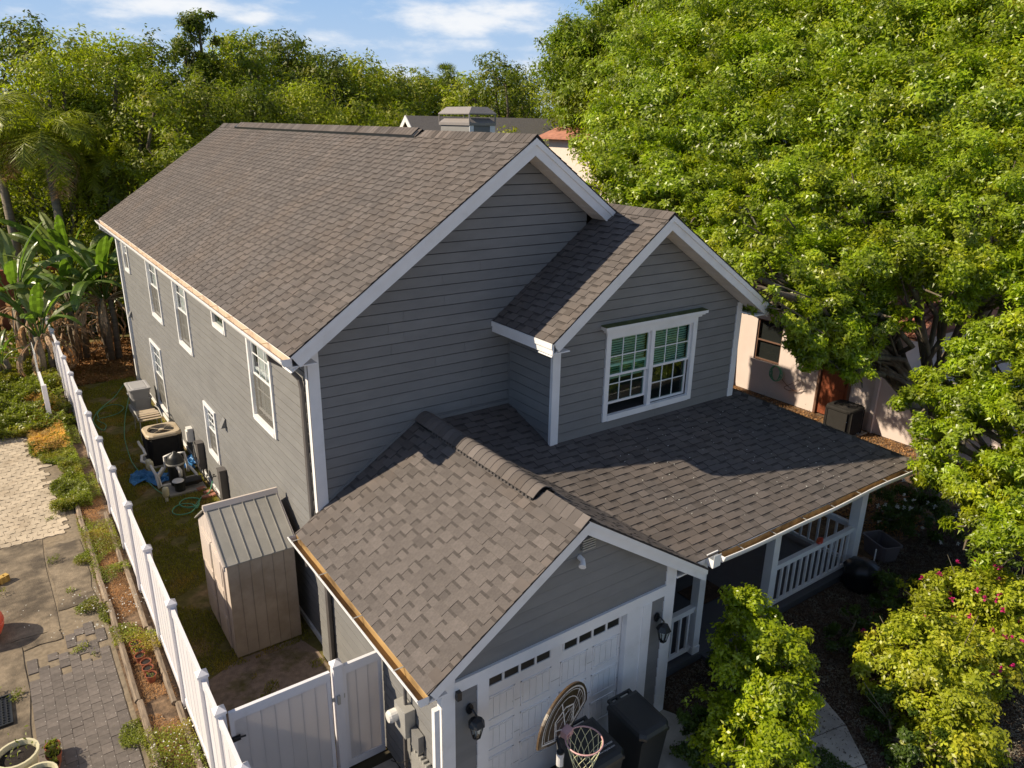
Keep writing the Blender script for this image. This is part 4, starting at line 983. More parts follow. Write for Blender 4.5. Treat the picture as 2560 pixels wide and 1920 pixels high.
m_.build('barge_trim', 'shedlit', sh)

# ------------------------------------------------------------------ air conditioners
def ac_unit(name, label, loc, w_, h, top, side, rz=0, grp=None):
    t = thing(name, label, 'air conditioner', loc, rz, grp); c = .10
    def oct_(e, z): a = w_/2+e; k = c; return [(-a+k,-a,z),(a-k,-a,z),(a,-a+k,z),(a,a-k,z),(a-k,a,z),(-a+k,a,z),(-a,a-k,z),(-a,-a+k,z)]
    m_ = MB(); m_.prism(oct_(-.03,.04), (0,0,h-.1)); m_.build('coil', 'dark_louvre', t)
    m_ = MB(); n = 17
    for k in range(n):
        z = .07+(h-.18)*k/n
        A, B = oct_(0, z), oct_(-.02, z+.028)
        m_.add(A+B, [(i, (i+1) % 8, 8+(i+1) % 8, 8+i) for i in range(8)])
    for px_, py_, _ in oct_(.003, 0): m_.box(px_-.012, px_+.012, py_-.012, py_+.012, .03, h-.08)
    tag(m_.build('louvre', side, t), kind='stuff')
    m_ = MB(); m_.prism(oct_(.01,0), (0,0,.05)); m_.build('base_pan', side, t)
    # top with round opening
    m_ = MB(); ro_, n = w_*.39, 32; O_ = []
    for i in range(n):
        a = 2*math.pi*i/n; dx, dy = math.cos(a), math.sin(a); q = w_/2+.015
        s_ = q/max(abs(dx), abs(dy)); s_ = min(s_, (2*q-c)/(abs(dx)+abs(dy)))
        O_.append((dx*s_, dy*s_))
    top_z = h
    V = [(x, y, h-.09) for x, y in O_]+[(x, y, h-.03) for x, y in O_]+[(x*.93, y*.93, h) for x, y in O_]+[(ro_*1.03*math.cos(2*math.pi*i/n), ro_*1.03*math.sin(2*math.pi*i/n), h+.005) for i in range(n)]+[(ro_*math.cos(2*math.pi*i/n), ro_*math.sin(2*math.pi*i/n), h-.06) for i in range(n)]
    m_.add(V, [(r_*n+i, r_*n+(i+1) % n, (r_+1)*n+(i+1) % n, (r_+1)*n+i) for r_ in range(4) for i in range(n)]); m_.build('top_cover', top, t)
    m_ = MB(); m_.lathe([(ro_-.01,0),(.0,.001)], 24, (0,0,h-.25)); m_.build('fan_well', 'black', t)
    for k in range(4):
        a = k*math.pi/2+.3; m_ = MB(); m_.hexa([(.05*math.cos(a),.05*math.sin(a),h-.14),(ro_*.9*math.cos(a-.3),ro_*.9*math.sin(a-.3),h-.16),(ro_*.95*math.cos(a+.3),ro_*.95*math.sin(a+.3),h-.09),(.06*math.cos(a+.8),.06*math.sin(a+.8),h-.11)]+[(.05*math.cos(a),.05*math.sin(a),h-.135),(ro_*.9*math.cos(a-.3),ro_*.9*math.sin(a-.3),h-.155),(ro_*.95*math.cos(a+.3),ro_*.95*math.sin(a+.3),h-.085),(.06*math.cos(a+.8),.06*math.sin(a+.8),h-.105)]); m_.build('fan_blade', 'dark_metal', t)
    m_ = MB()
    for k in range(4):
        a = k*math.pi/2+.785; m_.tube([(0,0,h-.02),(ro_*math.cos(a),ro_*math.sin(a),h-.01)], .010, 5)
    m_.lathe([(.07,-.10),(.075,-.01),(.0,.0)], 12, (0,0,h)); m_.build('fan_mount', top, t)
    m_ = MB()
    for k in range(9):
        r_ = ro_*(k+1)/9.5; m_.tube([(r_*math.cos(q), r_*math.sin(q), h-.006) for q in [2*math.pi*j/20 for j in range(21)]], .0022, 3, cap=False)
    tag(m_.build('fan_guard', 'dark_metal', t), kind='stuff')
    m_ = MB(); m_.box(-w_*.62, w_*.62, -w_*.62, w_*.62, -.02, .02); m_.build('pad', 'concrete', t)
    return t
ac_unit('air_conditioner', 'tan topped air conditioner standing against the sunlit house wall by the pool pump', (-.64,9.86,.02), .84, .86, 'tan', 'dark_louvre')
ac_unit('air_conditioner', 'black air conditioner standing against the pink neighbouring house', (16.68,.90,.02), .84, .84, 'dark_louvre', 'dark_louvre')

# ------------------------------------------------------------------ pool filter and pipes
pf = thing('pool_filter', 'black pool pump and domed filter tank with white pipes', 'pool pump', (-.72,7.95,0))
m_ = MB(); m_.lathe([(.17,.10),(.19,.14),(.19,.62),(.205,.64),(.205,.70),(.19,.72),(.18,.80),(.13,.88),(.05,.92),(.04,.96),(.0,.97)], 24); m_.build('filter_tank', 'blackplastic', pf, smooth=True)
m_ = MB(); m_.lathe([(.212,.645),(.218,.67),(.212,.695)], 24, cap0=False); m_.build('clamp_band', 'galv', pf)
m_ = MB(); m_.tube([(.0,-.22,.20),(.42,-.24,.20)], [.11,.11], 12); m_.tube([(.42,-.24,.2),(.50,-.245,.2)], .09, 12); m_.build('pump_motor', 'black', pf)
m_ = MB(); m_.lathe([(.12,.06),(.13,.28),(.14,.30),(.13,.34),(.0,.35)], 16, (-.02,-.30,0)); m_.build('strainer_pot', 'blackplastic', pf)
m_ = MB(); m_.lathe([(.14,.345),(.12,.37),(.0,.372)], 16, (-.06,-.38,0)); m_.build('strainer_lid', 'pvc', pf)
def pipe(pts, r=.035): m_ = MB(); m_.tube(pts, r, 8); return m_.build('pipe', 'pvc', pf, smooth=True)
pipe([(-.50,1.95,.62),(-.50,1.70,.62),(-.46,1.55,.55),(-.46,1.30,.50),(-.56,1.25,.50),(-.60,1.1,.42),(-.50,1.0,.40)])
pipe([(-.46,.95,.45),(-.46,.55,.42),(-.42,.35,.3),(-.42,.2,.15),(-.42,.1,.04)])
pipe([(-.38,.25,.25),(-.20,.22,.52),(-.20,.18,.80),(-.02,.18,.84)])
pipe([(.12,.22,.80),(.26,.22,.80),(.30,.2,.45),(.30,.2,.28)])
pipe([(.05,-.20,.36),(.05,-.22,.52),(-.02,-.15,.66)], .045)
pipe([(-.20,-.24,.24),(-.42,-.22,.24),(-.45,-.15,.50),(-.30,-.1,.66)])
pipe([(.30,.0,.5),(.42,-.1,.30),(.42,-.2,.25)])
for p_ in ((-.46,1.02,.32), (-.40,-.62,.22), (-.46,.75,.38)):
    m_ = MB(); m_.lathe([(.06,-.1),(.075,-.05),(.075,.1),(.06,.14),(.0,.15)], 12, p_); m_.build('valve', 'creampot', pf, smooth=True)
m_ = MB(); m_.tube([(-.40,-.62,.12),(-.40,-.62,.0)], .035, 8); m_.build('pipe', 'pvc', pf)
m_ = MB(); m_.box(-.30,.55,-.5,.4,.0,.05); m_.build('pad', 'concrete', pf)
# crumpled blue tarp
g = np.random.default_rng(5); n = 16
tx, ty = np.meshgrid(np.linspace(0,1,n), np.linspace(0,1,n)); hz_ = .05+.09*np.abs(np.sin(tx*9+ty*4))*g.random((n,n))+.05*g.random((n,n))
def tarp(loc, sx, sy, rz, lb):
    mb = MB(); mb.add([(x*sx*(.75+.35*math.sin(7*y+3*x)), y*sy*(.8+.3*math.sin(6*x)), float(hz_[j, i])*(.25+.9*math.sin(math.pi*min(1, max(0, x))))) for j in range(n) for i in range(n) for x, y in [(tx[j, i], ty[j, i])]],
       [(j*n+i, j*n+i+1, (j+1)*n+i+1, (j+1)*n+i) for j in range(n-1) for i in range(n-1) if not ((i < 3 and j > 9) or (i > 11 and 4 < j < 8) or (i+j) > 25)])
    o = mb.build('tarp', 'tarp'); o.location = loc; o.rotation_euler = (0,0,rz); return tag(o, lb, 'tarp', 'crumpled blue tarps around the pool pump')
tarp((-1.62,8.55,0), .75, .55, .25, 'crumpled blue tarp on the grass left of the pool pump'); tarp((-1.15,8.15,.03), .55, .9, .4, 'blue tarp bunched between the pipes under the filter'); tarp((-.45,8.6,.12), .35, .7, -.3, 'blue tarp strip wrapped behind the filter tank')

# totes, patio chair
def tote(name, label, cat, loc, rz, w_, d_, h, m_name, lid=False, grp=None, opened=False):
    t = thing(name, label, cat, loc, rz, grp)
    def ring(e, z): 
        a, b, c = w_/2+e, d_/2+e, .05
        return [(-a+c,-b,z),(a-c,-b,z),(a,-b+c,z),(a,b-c,z),(a-c,b,z),(-a+c,b,z),(-a,b-c,z),(-a,-b+c,z)]
    m_ = MB(); rs = [ring(-.035,0), ring(0,h-.04), ring(.022,h-.04), ring(.022,h), ring(-.008,h), ring(-.045,.012)]
    V = sum(rs, []); m_.add(V, [(r_*8+i, r_*8+(i+1) % 8, (r_+1)*8+(i+1) % 8, (r_+1)*8+i) for r_ in range(5) for i in range(8)]+[tuple(range(8))[::-1], tuple(range(40,48))]); m_.build('tub', m_name, t)
    if lid:
        m_ = MB(); rs = [ring(.03,h-.02), ring(.03,h+.02), ring(-.02,h+.03), ring(-.06,h+.015), ring(-.08,h+.03)]
        m_.add(sum(rs, []), [(r_*8+i, r_*8+(i+1) % 8, (r_+1)*8+(i+1) % 8, (r_+1)*8+i) for r_ in range(4) for i in range(8)]+[tuple(range(32,40))]); m_.build('lid', m_name, t)
    return t
tote('storage_tote', 'lower pale grey tote, under the lidded one by the house wall', 'storage tote', (-.50,13.92,.18), .05, .52, .80, .38, 'greytote', grp='stacked grey totes')
tote('storage_tote', 'upper pale grey storage tote with its lid on', 'storage tote', (-.52,13.90,.50), .0, .56, .84, .36, 'greytote', lid=True, grp='stacked grey totes')
tag(MB().box(-.80,-.2,13.5,14.3,0,.18).build('concrete_block_base', 'concrete'), 'low concrete pad under the grey totes', 'pad')
tote('open_tote', 'empty brownish grey open plastic tub on the mulch beside the porch', 'storage tote', (11.03,-3.56,.0), -.35, .46, .68, .38, 'browntote')
pc = thing('patio_chair', 'tan slatted folding chair with pale metal legs behind the air conditioner', 'chair', (-.62,12.0,0))
for sx in (-.30,.30):
    for sy in (-.5,.5):
        m_ = MB(); m_.tube([(sx,sy,0),(sx*.9,sy*.8,.55)], .016, 6); m_.build('leg', 'galv', pc)
for k in range(9):
    m_ = MB(); yy = -.48+k*.12; m_.box(-.29,.29,yy,yy+.10,.55+.06*math.sin(k*.6),.575+.06*math.sin(k*.6)); m_.build('slat', 'shedwall' if k % 2 else 'tan', pc)
m_ = MB(); m_.tube([(-.31,-.5,.60),(-.31,0,.70),(-.31,.5,.62)], .018, 6); m_.tube([(.31,-.5,.60),(.31,0,.70),(.31,.5,.62)], .018, 6); m_.build('frame', 'galv', pc)

# hoses
def smooth_pts(P, n=5):
    out = []; P = [Vector(p) for p in P]
    for i in range(len(P)-1):
        p0, p1, p2, p3 = P[max(i-1, 0)], P[i], P[i+1], P[min(i+2, len(P)-1)]
        for k in range(n):
            t = k/n; out.append(.5*((2*p1)+(-p0+p2)*t+(2*p0-5*p1+4*p2-p3)*t*t+(-p0+3*p1-3*p2+p3)*t**3))
    return out+[P[-1]]
def hose(P, lb, m_='hose', r=.012):
    mb = MB(); mb.tube(smooth_pts(P), r, 6); return tag(mb.build('garden_hose', m_, smooth=True), lb, 'hose')
zz = .045
hose([(x, y, zz) for x, y in ((-.5,16.9),(-.75,16.3),(-1.03,15.6),(-1.45,14.9),(-1.72,14.32),(-1.87,13.6),(-1.74,12.79),(-1.6,13.2),(-1.75,13.78),(-1.4,13.9),(-1.11,14.06),(-.92,14.5),(-1.1,14.9),(-1.4,14.85),(-1.66,14.4),(-1.7,13.9))], 'green hose looped on the grass near the far corner of the house')
hose([(x, y, zz) for x, y in ((-.62,15.4),(-.8,14.6),(-1.0,13.7),(-1.2,12.6),(-1.33,11.7),(-1.42,10.4),(-1.42,9.8),(-1.36,9.1),(-1.28,8.4),(-1.2,7.9),(-1.05,7.45))], 'green hose stretched along the grass past the air conditioner')
cp = []
for i in range(52):
    a = i*.62; cp.append((-.72+.24*math.cos(a)+.03*math.sin(i*.3)-(.16 if (i//10) % 2 else 0), 6.85+.26*math.sin(a)-(.26 if (i//10) % 2 else 0), zz+.004*(i % 7)))
hose(cp+[(-.4,7.0,.05),(-.2,7.1,.08),(-.05,7.3,.25)], 'pale green hose coiled on the grass beside the shed')
cp = []
for i in range(70):
    a = i*.55; rr = .20+.05*math.sin(i*.8); cp.append((17.33-.02*(i % 4), 3.85+rr*math.cos(a), .92+.26*math.sin(a)))
hose(cp, 'dark green hose coiled on the pink house wall')
hose([(17.3,3.6,.8),(17.28,3.3,.62),(17.3,2.95,.55),(17.3,2.8,.85),(17.3,2.95,.95),(17.3,3.2,.75),(17.28,3.45,.55),(17.3,3.2,.5),(17.3,2.75,.7)], 'thin brown hose hanging beside the coiled hose', 'pinktrim', .01)
for i, (x, y, rz) in enumerate(((-.30,7.50,.3),(-.20,7.22,.1),(-.10,7.02,.4),(-.30,7.0,-.2))):
    m_ = MB(); m_.box(-.10,.10,-.06,.06,0,.05); o = m_.build('loose_brick', 'clay'); o.location = (x, y, .01); o.rotation_euler = (0,0,rz); tag(o, ['farthest loose reddish brick at the foot of the house wall','middle loose brick beside the hose tap','loose brick closest to the shed roof','loose brick lying left of the others in the grass'][i], 'brick', 'loose bricks at the foot of the wall')
sp = thing('hose_tap', 'small black outdoor tap on the house wall beside the hose', 'tap', (-.03,6.9,.55)); m_ = MB(); m_.tube([(0,0,0),(-.08,0,0),(-.10,0,-.05)], .014, 6); m_.build('spout', 'black', sp); m_ = MB(); m_.lathe([(.03,.02),(.03,.03)], 8, (-.06,0,.02)); m_.build('handle', 'black', sp)

# ------------------------------------------------------------------ pots
def pot(name, label, loc, r, h, m_, grp=None, soil=True, plant=0, cat='plant pot'):
    t = thing(name, label, cat, loc, 0, grp)
    mb = MB(); mb.lathe([(r*.68,0),(r*.93,h*.84),(r*1.02,h*.84),(r*1.04,h),(r*.92,h),(r*.88,h*.84)], 20); mb.build('pot_body', m_, t, smooth=False)
    if soil: mb = MB(); mb.lathe([(r*.89,h*.80),(r*.3,h*.86),(0,h*.84)], 16, cap0=False); mb.build('pot_soil', 'soil', t)
    if plant:
        gg = np.random.default_rng(int(r*1000+loc[1]*77) % 9999); P = gg.normal(size=(plant, 3))*[r*.42, r*.42, r*.28]+[0,0,h+r*.3]
        tag(quads('seedling', leaves(P, unit(gg.normal(size=(plant,3))+[0,0,1]), .055, .028, gg), 'weed', t, gg.random(plant)), kind='stuff')
    return t
pw = ['farthest', 'second farthest', 'third', 'fourth', 'second nearest', 'nearest']
for i, (y, x) in enumerate(((1.98,-2.72),(1.76,-2.69),(1.60,-2.71),(1.38,-2.66),(1.20,-2.66),(1.00,-2.65))):
    pot('terracotta_pot', pw[i]+' of the six small terracotta pots in the soil bed between timbers', (x, y, .0), .085, .14, 'terracotta', 'row of small terracotta pots in the bed', True, 6 if i in (2, 5) else 0)
pot('planter', 'large cream planter of dark soil with one seedling', (-4.50,-.04,.0), .26, .44, 'creampot', 'cream planters on the paved path', plant=26)
pot('planter', 'cream planter cut off by the bottom edge of the photo', (-4.30,-.56,.0), .23, .38, 'creampot', 'cream planters on the paved path')
for i, (x, y) in enumerate(((-4.10,.16),(-4.10,-.02),(-4.14,-.24))):
    pot('terracotta_pot', ['small terracotta pot of green leaves behind the cream planters','middle terracotta pot of seedlings beside the large cream planter','front terracotta pot of seedlings right of the nearer cream planter'][i], (x, y, 0), .10, .19, 'terracotta', 'terracotta pots with seedlings beside the planters', True, 60)
rb = thing('red_barrel', 'rounded orange red plastic barrel at the left edge of the path', 'barrel', (-4.93,3.75,0))
m_ = MB(); m_.lathe([(.22,0),(.36,.08),(.42,.22),(.42,.36),(.36,.52),(.24,.60),(.2,.62),(0,.63)], 28); m_.build('barrel_body', 'red', rb, smooth=True)
m_ = MB(); m_.lathe([(.425,.29),(.432,.30),(.425,.31)], 28, cap0=False); m_.build('seam', 'red', rb)
yb_ = thing('hollow_brick', 'yellow hollow brick standing on the concrete beside the red barrel', 'brick', (-4.50,5.55,0), .5)
m_ = MB()
for a_, b_ in ((-.12,-.06),(-.03,.03),(.06,.12)): m_.box(a_, b_, -.06, .06, 0, .14)
m_.box(-.12,.12,-.06,-.03,.002,.138); m_.box(-.12,.12,.03,.06,.002,.138); m_.build('brick_body', 'yellowbrick', yb_)
dm = thing('drain_grate', 'black plastic drainage mat on the concrete at the left edge', 'mat', (-4.78,1.52,.018))
m_ = MB(); m_.box(-.24,.24,-.36,.36,0,.012); m_.build('mat_base', 'black', dm)
for a in (-.24,.215):
    m_ = MB(); m_.box(a, a+.025, -.36, .36, .012, .035); m_.build('mat_rim', 'blackplastic', dm)
for a in (-.36,.335):
    m_ = MB(); m_.box(-.215, .215, a, a+.025, .012, .035); m_.build('mat_rim', 'blackplastic', dm)
m_ = MB()
for i in range(7):
    for j in range(10): m_.lathe([(.018,0),(.012,.02)], 6, (-.18+i*.06,-.29+j*.065,.012), cap0=False, cap1=True)
tag(m_.build('mat_stud', 'blackplastic', dm), kind='stuff')

# ------------------------------------------------------------------ wheelie bins, hoop
def bin_(label, x0, x1, y0, y1, h):
    t = thing('trash_bin', label, 'trash bin', ((x0+x1)/2, (y0+y1)/2, 0), 0, 'black wheeled trash bins by the garage door'); w_, d_ = x1-x0, y1-y0
    m_ = MB(); a, b = w_/2, d_/2
    m_.hexa([(-a*.78,-b*.68,.05),(a*.78,-b*.68,.05),(a*.78,b*.75,.05),(-a*.78,b*.75,.05),(-a*.95,-b*.93,h-.12),(a*.95,-b*.93,h-.12),(a*.95,b*.95,h-.06),(-a*.95,b*.95,h-.06)]); m_.build('bin_body', 'blackplastic', t)
    m_ = MB(); m_.hexa([(-a*.99,-b*.97,h-.15),(a*.99,-b*.97,h-.15),(a*.99,b*.97,h-.09),(-a*.99,b*.97,h-.09),(-a*.99,-b*.97,h-.11),(a*.99,-b*.97,h-.11),(a*.99,b*.97,h-.05),(-a*.99,b*.97,h-.05)]); m_.build('bin_rim', 'blackplastic', t)
    m_ = MB(); k = .07
    rings = []
    for e, dz in ((1.04,-.10),(1.04,-.06),(.97,-.015),(.80,.0)):
        r_ = []
        for x_, y_ in ((-a+k,-b),(a-k,-b),(a,-b+k),(a,b*.9),(-a,b*.9),(-a,-b+k)):
            yy = y_*e; r_.append((x_*e, yy, h+dz+.05*(yy+b)/(2*b)))
        rings.append(r_)
    m_.add(sum(rings, []), [(r_*6+i, r_*6+(i+1) % 6, (r_+1)*6+(i+1) % 6, (r_+1)*6+i) for r_ in range(3) for i in range(6)]+[tuple(range(18,24)), tuple(range(6))[::-1]]); m_.build('bin_lid', 'blackplastic', t)
    m_ = MB(); m_.tube([(-a*.7,b*1.08,h-.0),(a*.7,b*1.08,h-.0)], .022, 8); 
    for s_ in (-.7, -.15, .7): m_.beam((s_*a,b*.85,h-.02), (s_*a,b*1.12,h), .05, .05)
    m_.build('handle', 'blackplastic', t)
    for s_ in (-1, 1):
        m_ = MB(); m_.tube([(s_*a*.62,b*.75,.12),(s_*a*.82,b*.75,.12)], .12, 14); m_.build('wheel', 'black', t)
    m_ = MB(); m_.tube([(-a*.85,b*.75,.12),(a*.85,b*.75,.12)], .012, 6); m_.build('axle', 'galv', t)
    return t
bin_('closed black wheeled trash bin in front of the garage corner', 2.30, 2.82, -5.12, -4.40, 1.08)
b2 = bin_('black trash bin with white print on its lid, under the basketball hoop', 1.40, 2.0, -5.12, -4.42, 1.05)
def text(s, size, loc, rot, m_, parent, name='print', ext=.001, align='CENTER'):
    c = bpy.data.curves.new(name, 'FONT'); c.body = s; c.size = size; c.extrude = ext; c.align_x = align
    o = bpy.data.objects.new(name, c); COL.objects.link(o); c.materials.append(M[m_]); o.location = (0,0,0); bpy.context.view_layer.update(); me = bpy.data.meshes.new_from_object(o); bpy.data.objects.remove(o); o = link(name, me, parent); o.location = loc; o.rotation_euler = rot; return o
text('WM RECYCLE MORE', .034, (.07,-.17,1.075), (.0687,0,.0), 'print', b2, 'lid_print'); text('www.recycle.com', .04, (.07,-.23,1.071), (.0687,0,.0), 'print', b2, 'lid_print')
bk = thing('basketball_hoop', 'portable basketball hoop with fan shaped brown backboard and pink rim', 'basketball hoop', (1.12,-5.02,0), .0)
# board frame: local axes u (along board), z up; origin at board bottom centre
bu = Vector((.955,.297,0)); bn_ = Vector((.297,-.955,0)); B0 = Vector((-.02,.12,1.62))
def bp_(a, z, d=0): return B0+bu*a+bn_*d+Vector((0,0,z))
def fan(sc, z0_=0, n=22):
    P = [(-.20*sc,-.0+z0_),(.20*sc,-.0+z0_)]
    for i in range(n+1):
        a = math.pi*i/n; P.append((.53*sc*math.cos(a)*(1-.0*i), z0_+.16*sc+.50*sc*math.sin(a)**.85))
    return P
def fanplate(m_, sc, z0_, d0, d1): P = fan(sc, z0_); m_.prism([bp_(a, z, d0) for a, z in P], bn_*(d1-d0))
m_ = MB(); fanplate(m_, 1.0, 0, -.03, -.004); m_.build('backboard_edge', 'boardedge', bk)
m_ = MB(); fanplate(m_, .985, .005, -.004, .006); m_.build('backboard', 'board', bk)
m_ = MB()
def line(pts, w_=.016, d=.008, closed=False):
    P = pts+[pts[0]] if closed else pts
    for (a0_, z0_), (a1_, z1_) in zip(P, P[1:]):
        A, B = Vector((a0_, z0_)), Vector((a1_, z1_)); dd = (B-A).normalized(); nn = Vector((-dd.y, dd.x))*w_/2; A = A-dd*w_*.3; B = B+dd*w_*.3
        m_.add([bp_(A.x-nn.x, A.y-nn.y, d), bp_(B.x-nn.x, B.y-nn.y, d), bp_(B.x+nn.x, B.y+nn.y, d), bp_(A.x+nn.x, A.y+nn.y, d)], [(0,1,2,3)])
line(fan(.88, .045), .020, closed=True); line(fan(.80, .065), .008, closed=True)
arc = [(-.34*math.cos(math.pi*i/14), .16+.36*math.sin(math.pi*i/14)) for i in range(15)]; line(arc, .010)
line([(-.20,.06),(-.20,.33),(.02,.40),(.20,.33),(.20,.10)], .022); line([(-.17,.09),(-.17,.30),(.17,.30),(.17,.09)], .009)
line([(-.06,.50),(.02,.14)], .020); line([(-.20,.20),(-.05,.12)], .014); line([(.05,.16),(.33,.46)], .010); line([(.10,.14),(.36,.40)], .007); line([(.14,.10),(.38,.33)], .007)
line([(.30,.44),(.33,.49)], .014); line([(-.12,.16),(.10,.34)], .008)
m_.build('board_print', 'print', bk)
rc = B0+bn_*.30+Vector((0,0,.09))
m_ = MB(); m_.tube([tuple(rc+Vector((.225*math.cos(2*math.pi*i/28), .225*math.sin(2*math.pi*i/28), 0))) for i in range(29)], .010, 8, cap=False)
m_.tube([tuple(rc+Vector((.17*math.cos(2.0+i*.25),.17*math.sin(2.0+i*.25)+.03,-.02))) for i in range(5)], .008, 6); rimo = m_.build('rim', 'rim', bk, smooth=True)
m_ = MB(); m_.hexa([bp_(-.07,.02,.006),bp_(.07,.02,.006),bp_(.07,.02,.10),bp_(-.07,.02,.10),bp_(-.07,.12,.006),bp_(.07,.12,.006),bp_(.07,.10,.10),bp_(-.07,.10,.10)]); m_.build('rim_bracket', 'rim', rimo)
m_ = MB(); n = 12
for k in range(n):
    a0 = 2*math.pi*k/n
    for s_ in (-1, 1):
        pts = []
        for j in range(5):
            a = a0+s_*j*math.pi/n; rr = .222-.028*j; pts.append(tuple(rc+Vector((rr*math.cos(a), rr*math.sin(a), -.012-.10*j))))
        m_.tube(pts, .0035, 4, cap=False)
m_.build('net', 'net', bk)
m_ = MB(); pp = B0-bn_*.10; m_.tube([(pp.x-.10,pp.y-.30,.15),(pp.x-.16,pp.y-.28,1.62)], .045, 12); po = m_.build('pole', 'blackplastic', bk)
m_ = MB(); m_.tube([(pp.x-.158,pp.y-.281,1.42),(pp.x-.16,pp.y-.28,1.60)], .047, 12); m_.build('pole_label', 'print', po)
m_ = MB(); m_.tube([(pp.x-.16,pp.y-.28,1.60),(pp.x-.05,pp.y-.02,1.75)], .02, 6); m_.tube([(pp.x-.16,pp.y-.28,1.40),(pp.x,pp.y,1.68)], .02, 6); m_.build('support_arm', 'black', bk)
m_ = MB(); m_.hexa([(-.5,-.9,0),(.35,-.9,0),(.35,-.25,0),(-.5,-.25,0),(-.42,-.82,.16),(.27,-.82,.16),(.27,-.33,.16),(-.42,-.33,.16)]); m_.build('base', 'blackplastic', bk)

# black grill under cover, stake, flag, doormat
gc = thing('covered_grill', 'round barbecue grill under a loose black cover beside the porch', 'grill', (9.55,-3.98,0))
m_ = MB(); g = np.random.default_rng(3); prof = [(.30,0),(.33,.12),(.31,.3),(.34,.42),(.28,.52),(.14,.58),(0,.60)]
m_.lathe(prof, 26)
m_.v = [(x*(1+.09*math.sin(9*math.atan2(y, x)+z*8)), y*(1+.09*math.sin(9*math.atan2(y, x)+z*8)), z) for x, y, z in m_.v]; m_.build('grill_cover', 'black', gc, smooth=True)
for a_ in (0, 2.1, 4.2):
    m_ = MB(); m_.tube([(.2*math.cos(a_),.2*math.sin(a_),.3),(.29*math.cos(a_),.29*math.sin(a_),.0)], .012, 6); m_.build('leg', 'black', gc)
tag(MB().tube([(10.08,-3.92,0),(10.12,-3.90,.62)], .014, 8).build('garden_stake', 'white'), 'thin white plastic stake standing in the mulch', 'stake')
rd = MB(); rd.lathe([(.02,0),(.07,.03),(.075,.07),(.04,.10),(0,.11)], 10, (8.62,-3.52,1.075)); rd.v = [(x+.04*math.sin(z*40+y*20), y, z) for x, y, z in rd.v]
tag(rd.build('knitted_hat', 'red'), 'small red knitted cap lying on the porch rail', 'hat')
tag(MB().box(6.2,7.0,-2.75,-2.2,.122,.135).build('doormat', 'mulch'), 'dark brown doormat on the grey porch floor', 'doormat')

# ------------------------------------------------------------------ neighbouring pink house
NX = 17.4
nh = thing('pink_house', 'pink stucco neighbouring house with clay tiled roof behind the oak', 'house', (NX,4,0))
def nb(mb, x0, x1, y0, y1, z0, z1): return mb.box(x0-NX, x1-NX, y0-4, y1-4, z0, z1)
wn_, wn2 = (3.86,4.88,1.18,2.6), (1.30,2.32,.02,2.12)
m_ = MB()
for y0_, y1_, z0_, z1_ in ((4.88,16,0,3.2),(3.86,4.88,0,1.18),(3.86,4.88,2.6,3.2),(2.32,3.86,0,3.2),(1.30,2.32,2.12,3.2),(-.2,1.30,0,3.2)): nb(m_, NX, NX+.3, y0_, y1_, z0_, z1_)
nb(m_, NX+.3, 28, -.2, .1, 0, 3.2); nb(m_, NX+.3, 28, 15.7, 16, 0, 3.2); m_.build('wall', 'pink', nh)
m_ = MB(); nb(m_, NX+.0, NX+.25, -8, -.2, 0, 2.1); m_.build('garden_wall', 'pink', nh)
m_ = MB(); nb(m_, NX+.16, NX+.2, 3.86, 4.88, 1.18, 2.6); nb(m_, NX+.2, NX+.6, 3.8, 4.9, 1.0, 2.7); m_.build('window_recess', 'room', nh)
m_ = MB()
for b_ in ((3.86,3.91,1.18,2.6),(4.83,4.88,1.18,2.6),(3.91,4.83,1.18,1.23),(3.91,4.83,2.55,2.6),(3.91,4.83,1.85,1.89)): nb(m_, NX+.05, NX+.12, *b_)
wf = m_.build('window', 'pinktrim', nh); m_ = MB(); nb(m_, NX+.08, NX+.09, 3.91, 4.83, 1.23, 2.55); m_.build('pane', 'glass_clear', wf)
m_ = MB(); nb(m_, NX-.03, NX+.05, 3.80, 4.94, 1.12, 1.18); m_.build('sill', 'pink', wf)
m_ = MB(); nb(m_, NX+.06, NX+.11, 1.33, 2.29, .03, 2.08); ndo = m_.build('door', 'wood', nh)
for a_, b_ in ((.2,.95),(1.1,1.95)):
    m_ = MB(); nb(m_, NX+.04, NX+.06, 1.45, 2.17, a_, b_); m_.build('door_panel', 'wood', ndo)
m_ = MB(); nb(m_, NX-.02, NX+.1, 1.24, 1.32, 0, 2.14); nb(m_, NX-.02, NX+.1, 2.30, 2.38, 0, 2.14); m_.build('door_frame', 'pinktrim', nh)
for yy, hh in ((.40,2.2),(-1.4,2.2),(-3.2,2.2)):
    m_ = MB(); nb(m_, NX-.1, NX, yy-.06, yy+.06, 0, hh); m_.build('pilaster', 'pink', nh)
m_ = MB(); nb(m_, NX-.55, 28.5, -.7, 16.5, 3.2, 3.3); m_.build('eave', 'pinktrim', nh)
ctile = MB(); ctile.tube([(0,0,0),(.0,0,.0)], .1) if 0 else None
